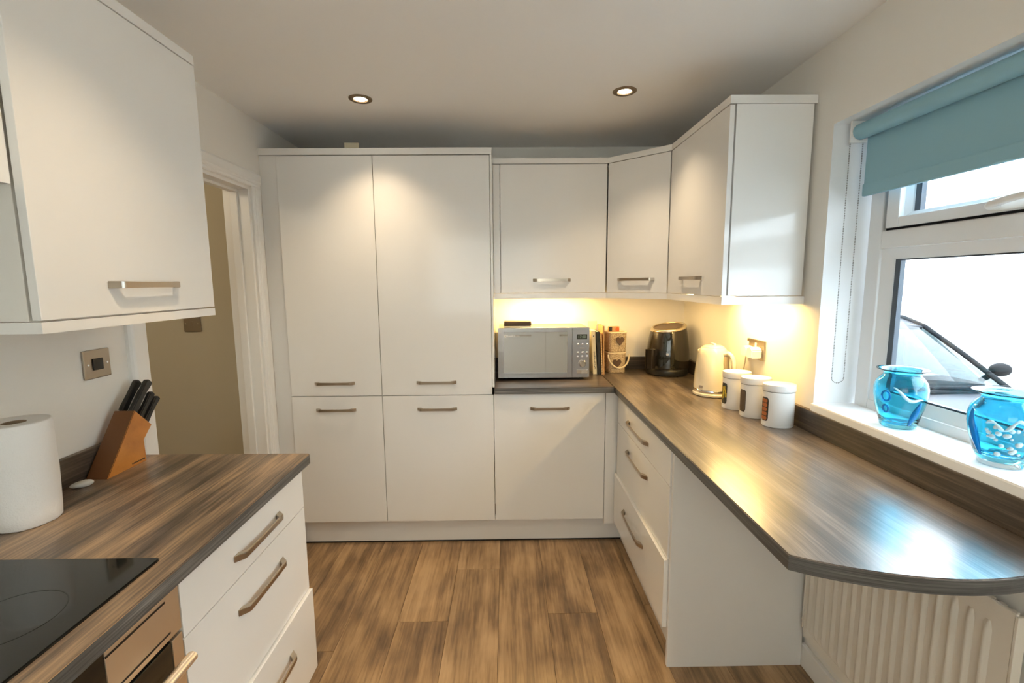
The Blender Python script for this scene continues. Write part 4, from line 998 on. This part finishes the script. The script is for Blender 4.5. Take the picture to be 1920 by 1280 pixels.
# ================================================================== BEHIND THE VIEWER (seen in reflections)
t = thing('base_cabinet', 'white base cabinet with two doors behind the viewer, seen mirrored in the microwave', 'cabinet', (.55, -3.7, 0))
carcass('carcass', .0, 1.19, YF+.002, -3.44, .12, .875, t)
for xa, xb in ((.0, .594), (.597, 1.19)):
    d = box_obj('door', xa, xb, -3.439, -3.421, .15, .872, 'gloss', t, .001); handle(d, ((xa+xb)/2, -3.421, .765), PI, .215)
t = thing('base_cabinet', 'white base cabinet behind the viewer near the left wall', 'cabinet', (-.6, -3.7, 0))
carcass('carcass', XL+.01, -.003, YF+.002, -3.44, .12, .875, t)
for xa, xb in ((XL+.01, -.59), (-.587, -.003)):
    d = box_obj('door', xa, xb, -3.439, -3.421, .15, .872, 'gloss', t, .001); handle(d, ((xa+xb)/2, -3.421, .765), PI, .215)
wq = thing('worktop', 'weathered oak laminate worktop behind the viewer on the rear cabinets', 'worktop', (0, -3.7, ZU))
board('board', [(XL+.001, YF+.001), (XR-.02, YF+.001), (XR-.02, -3.40), (XL+.001, -3.40)], wq, 'worktop_b', 'edge_x')

# ================================================================== OUTSIDE
structure(box_obj('ground', XO, 12, -12, 12, -.40, -.27, 'tarmac', None, 0), 'pale driveway outside')
structure(box_obj('wall_neighbour', 5.6, 5.8, -9, 10, -.27, 2.6, 'render', None, 0), 'white rendered neighbouring wall')
car = thing('car', 'grey car parked on the driveway outside the kitchen window', 'car', (2.70, 1.5, -.27))
CX = 2.70
def ring_station(bm, y, hw, zt_, zb_, crown):
    half = [(0, zt_+crown), (hw*.45, zt_+crown*.8), (hw*.80, zt_+crown*.25), (hw*.95, zt_-.03), (hw, zt_-.13), (hw*1.0, zb_+.22), (hw*.97, zb_+.06), (hw*.86, zb_), (0, zb_)]
    pts = [(CX+x, y, z) for x, z in half] + [(CX-x, y, z) for x, z in reversed(half[1:-1])]
    return [bm.verts.new(p) for p in pts]
bm = NB()
st = [(-.62, .50, .26, .02, .01), (-.56, .66, .38, -.02, .02), (-.40, .78, .47, -.06, .03), (-.1, .84, .58, -.08, .035), (.25, .86, .675, -.08, .035), (.55, .87, .725, -.08, .02), (1.2, .87, .70, -.08, .0), (2.2, .87, .72, -.08, .0), (2.9, .85, .75, -.06, .0), (3.25, .80, .74, -.02, .0), (3.36, .72, .62, .05, .0)]
R_ = [ring_station(bm, *s) for s in st]; n = len(R_[0])
for a, b in zip(R_, R_[1:]):
    for k in range(n): bm.faces.new((a[k], a[(k+1) % n], b[(k+1) % n], b[k]))
bm.faces.new(R_[0]); bm.faces.new(R_[-1][::-1])
mesh_obj('body', bm, 'carpaint', car, smooth=50)
def quadgrid(pts4, bulge, nx=8, nz=5, thk=.006):
    bm = NB(); A, B, C, D = [Vector(p) for p in pts4]; nrm = (B-A).cross(D-A).normalized(); g = []
    for j in range(nz+1):
        row = []
        for i in range(nx+1):
            u, v = i/nx, j/nz; p = (A*(1-u)+B*u)*(1-v)+(D*(1-u)+C*u)*v; row.append(bm.verts.new(p+nrm*bulge*(1-(2*u-1)**2)))
        g.append(row)
    for j in range(nz):
        for i in range(nx): bm.faces.new((g[j][i], g[j][i+1], g[j+1][i+1], g[j+1][i]))
    return bm
mesh_obj('windscreen', quadgrid([(CX-.70, .55, .745), (CX+.70, .55, .745), (CX+.575, 1.08, 1.115), (CX-.575, 1.08, 1.115)], .09), 'carglass', car, smooth=80)
mesh_obj('rear_window', quadgrid([(CX+.68, 3.2, .75), (CX-.68, 3.2, .75), (CX-.56, 2.8, 1.13), (CX+.56, 2.8, 1.13)], .05), 'carglass', car, smooth=80)
bm = NB(); g = []
for (y, hw, z) in ((1.06, .575, 1.112), (1.25, .58, 1.158), (1.6, .585, 1.195), (2.1, .58, 1.205), (2.6, .57, 1.175), (2.82, .56, 1.128)):
    g.append([bm.verts.new((CX+hw*u, y-(.09*(1-u*u) if y < 1.1 else 0), z+.028*(1-u*u))) for u in (-1, -.75, -.4, 0, .4, .75, 1)])
for a, b in zip(g, g[1:]):
    for k in range(6): bm.faces.new((a[k], a[k+1], b[k+1], b[k]))
rf = mesh_obj('roof', bm, 'carpaint', car, smooth=60); md = rf.modifiers.new('thickness', 'SOLIDIFY'); md.thickness = .03; md.offset = -1
for s in (-1, 1):
    bm = NB(); tube(bm, [(CX+s*.72, .50, .725), (CX+s*.655, .80, .935), (CX+s*.592, 1.07, 1.115), (CX+s*.588, 1.25, 1.165), (CX+s*.592, 1.6, 1.20), (CX+s*.587, 2.1, 1.21), (CX+s*.575, 2.6, 1.18), (CX+s*.565, 2.82, 1.13)], .018, 8); mesh_obj('roof_rail_pillar', bm, 'trim', car, smooth=60)
    bm = NB(); tube(bm, [(CX+s*.565, 2.82, 1.12), (CX+s*.70, 3.2, .74)], .06, 8); mesh_obj('rear_pillar', bm, 'carpaint', car, smooth=60)
    bm = NB(); tube(bm, [(CX+s*.60, 1.72, 1.18), (CX+s*.80, 1.68, .72)], .035, 8); mesh_obj('door_pillar', bm, 'trim', car, smooth=60)
    pts = [(CX+s*.80, .75, .72), (CX+s*.80, 1.66, .72), (CX+s*.605, 1.70, 1.175), (CX+s*.615, 1.12, 1.12)]
    mesh_obj('side_window', quadgrid(pts, 0, 2, 2), 'carglass', car, smooth=80)
    pts = [(CX+s*.80, 1.70, .72), (CX+s*.76, 3.0, .74), (CX+s*.58, 2.72, 1.13), (CX+s*.605, 1.74, 1.175)]
    mesh_obj('side_window', quadgrid(pts, 0, 2, 2), 'carglass', car, smooth=80)
    bm = NB(); bmesh.ops.create_uvsphere(bm, u_segments=16, v_segments=10, radius=1)
    for v in bm.verts: v.co = Vector((CX+s*.935+v.co.x*.075, .80+v.co.y*.05, .82+v.co.z*.05))
    mr = mesh_obj('wing_mirror', bm, 'trim', car, smooth=80)
    bm = NB(); tube(bm, [(CX+s*.82, .82, .74), (CX+s*.90, .81, .79)], .02, 8); mesh_obj('mirror_arm', bm, 'trim', mr, smooth=60)
    for yy in (.05, 2.65):
        bm = NB(); lathe(bm, [(.20, -.09), (.285, -.085), (.30, -.06), (.30, .06), (.285, .085), (.20, .09)], 32); bmesh.ops.rotate(bm, cent=(0, 0, 0), matrix=Matrix.Rotation(PI/2, 3, 'Y'), verts=bm.verts); bmesh.ops.translate(bm, vec=(CX+s*.79, yy, .03), verts=bm.verts); wh = mesh_obj('wheel', bm, 'tyre', car, smooth=40)
        bm = NB(); lathe(bm, [(.19, .0), (.19, .004), (.05, .02)], 24); bmesh.ops.rotate(bm, cent=(0, 0, 0), matrix=Matrix.Rotation(s*PI/2, 3, 'Y'), verts=bm.verts); bmesh.ops.translate(bm, vec=(CX+s*.881, yy, .03), verts=bm.verts); mesh_obj('wheel_trim', bm, 'chrome', wh, smooth=40)
    bm = NB(); tube(bm, [(CX-.18+s*.30, .50, .752), (CX-.18+s*.32+.05, .475, .765), (CX-.18+s*.25+.55*(1 if s > 0 else 1), .455, .772)], .014, 8); mesh_obj('wiper', bm, 'trim', car, smooth=60)
    bm = NB(); bx(bm, CX+s*.36-.23, CX+s*.36+.23, 1.55, 1.68, .35, .86, 0, .05, 3); bx(bm, CX+s*.36-.23, CX+s*.36+.23, 1.15, 1.6, .25, .40, 0, .05, 3); bx(bm, CX+s*.36-.12, CX+s*.36+.12, 1.58, 1.67, .86, 1.02, 0, .035, 3); mesh_obj('seat', bm, 'seat', car)
    bm = NB(); bmesh.ops.create_uvsphere(bm, u_segments=14, v_segments=8, radius=1)
    for v in bm.verts: v.co = Vector((CX+s*.62+v.co.x*.15, -.42+v.co.y*.12, .36+v.co.z*.07))
    mesh_obj('headlight', bm, 'chrome', car, smooth=80)
bm = NB(); bx(bm, CX-.68, CX+.68, .62, .95, .55, .76, 0, .04, 3); mesh_obj('dashboard', bm, 'seat', car)
bm = NB(); tube(bm, [(CX-.72, .53, .728), (CX-.4, .48, .738), (CX, .45, .742), (CX+.4, .48, .738), (CX+.72, .53, .728)], .018, 8); mesh_obj('cowl_strip', bm, 'trim', car, smooth=60)
bm = NB(); bx(bm, CX-.02, CX+.14, 1.0, 1.03, 1.03, 1.085, 0, .01); mesh_obj('rear_view_mirror', bm, 'seat', car)
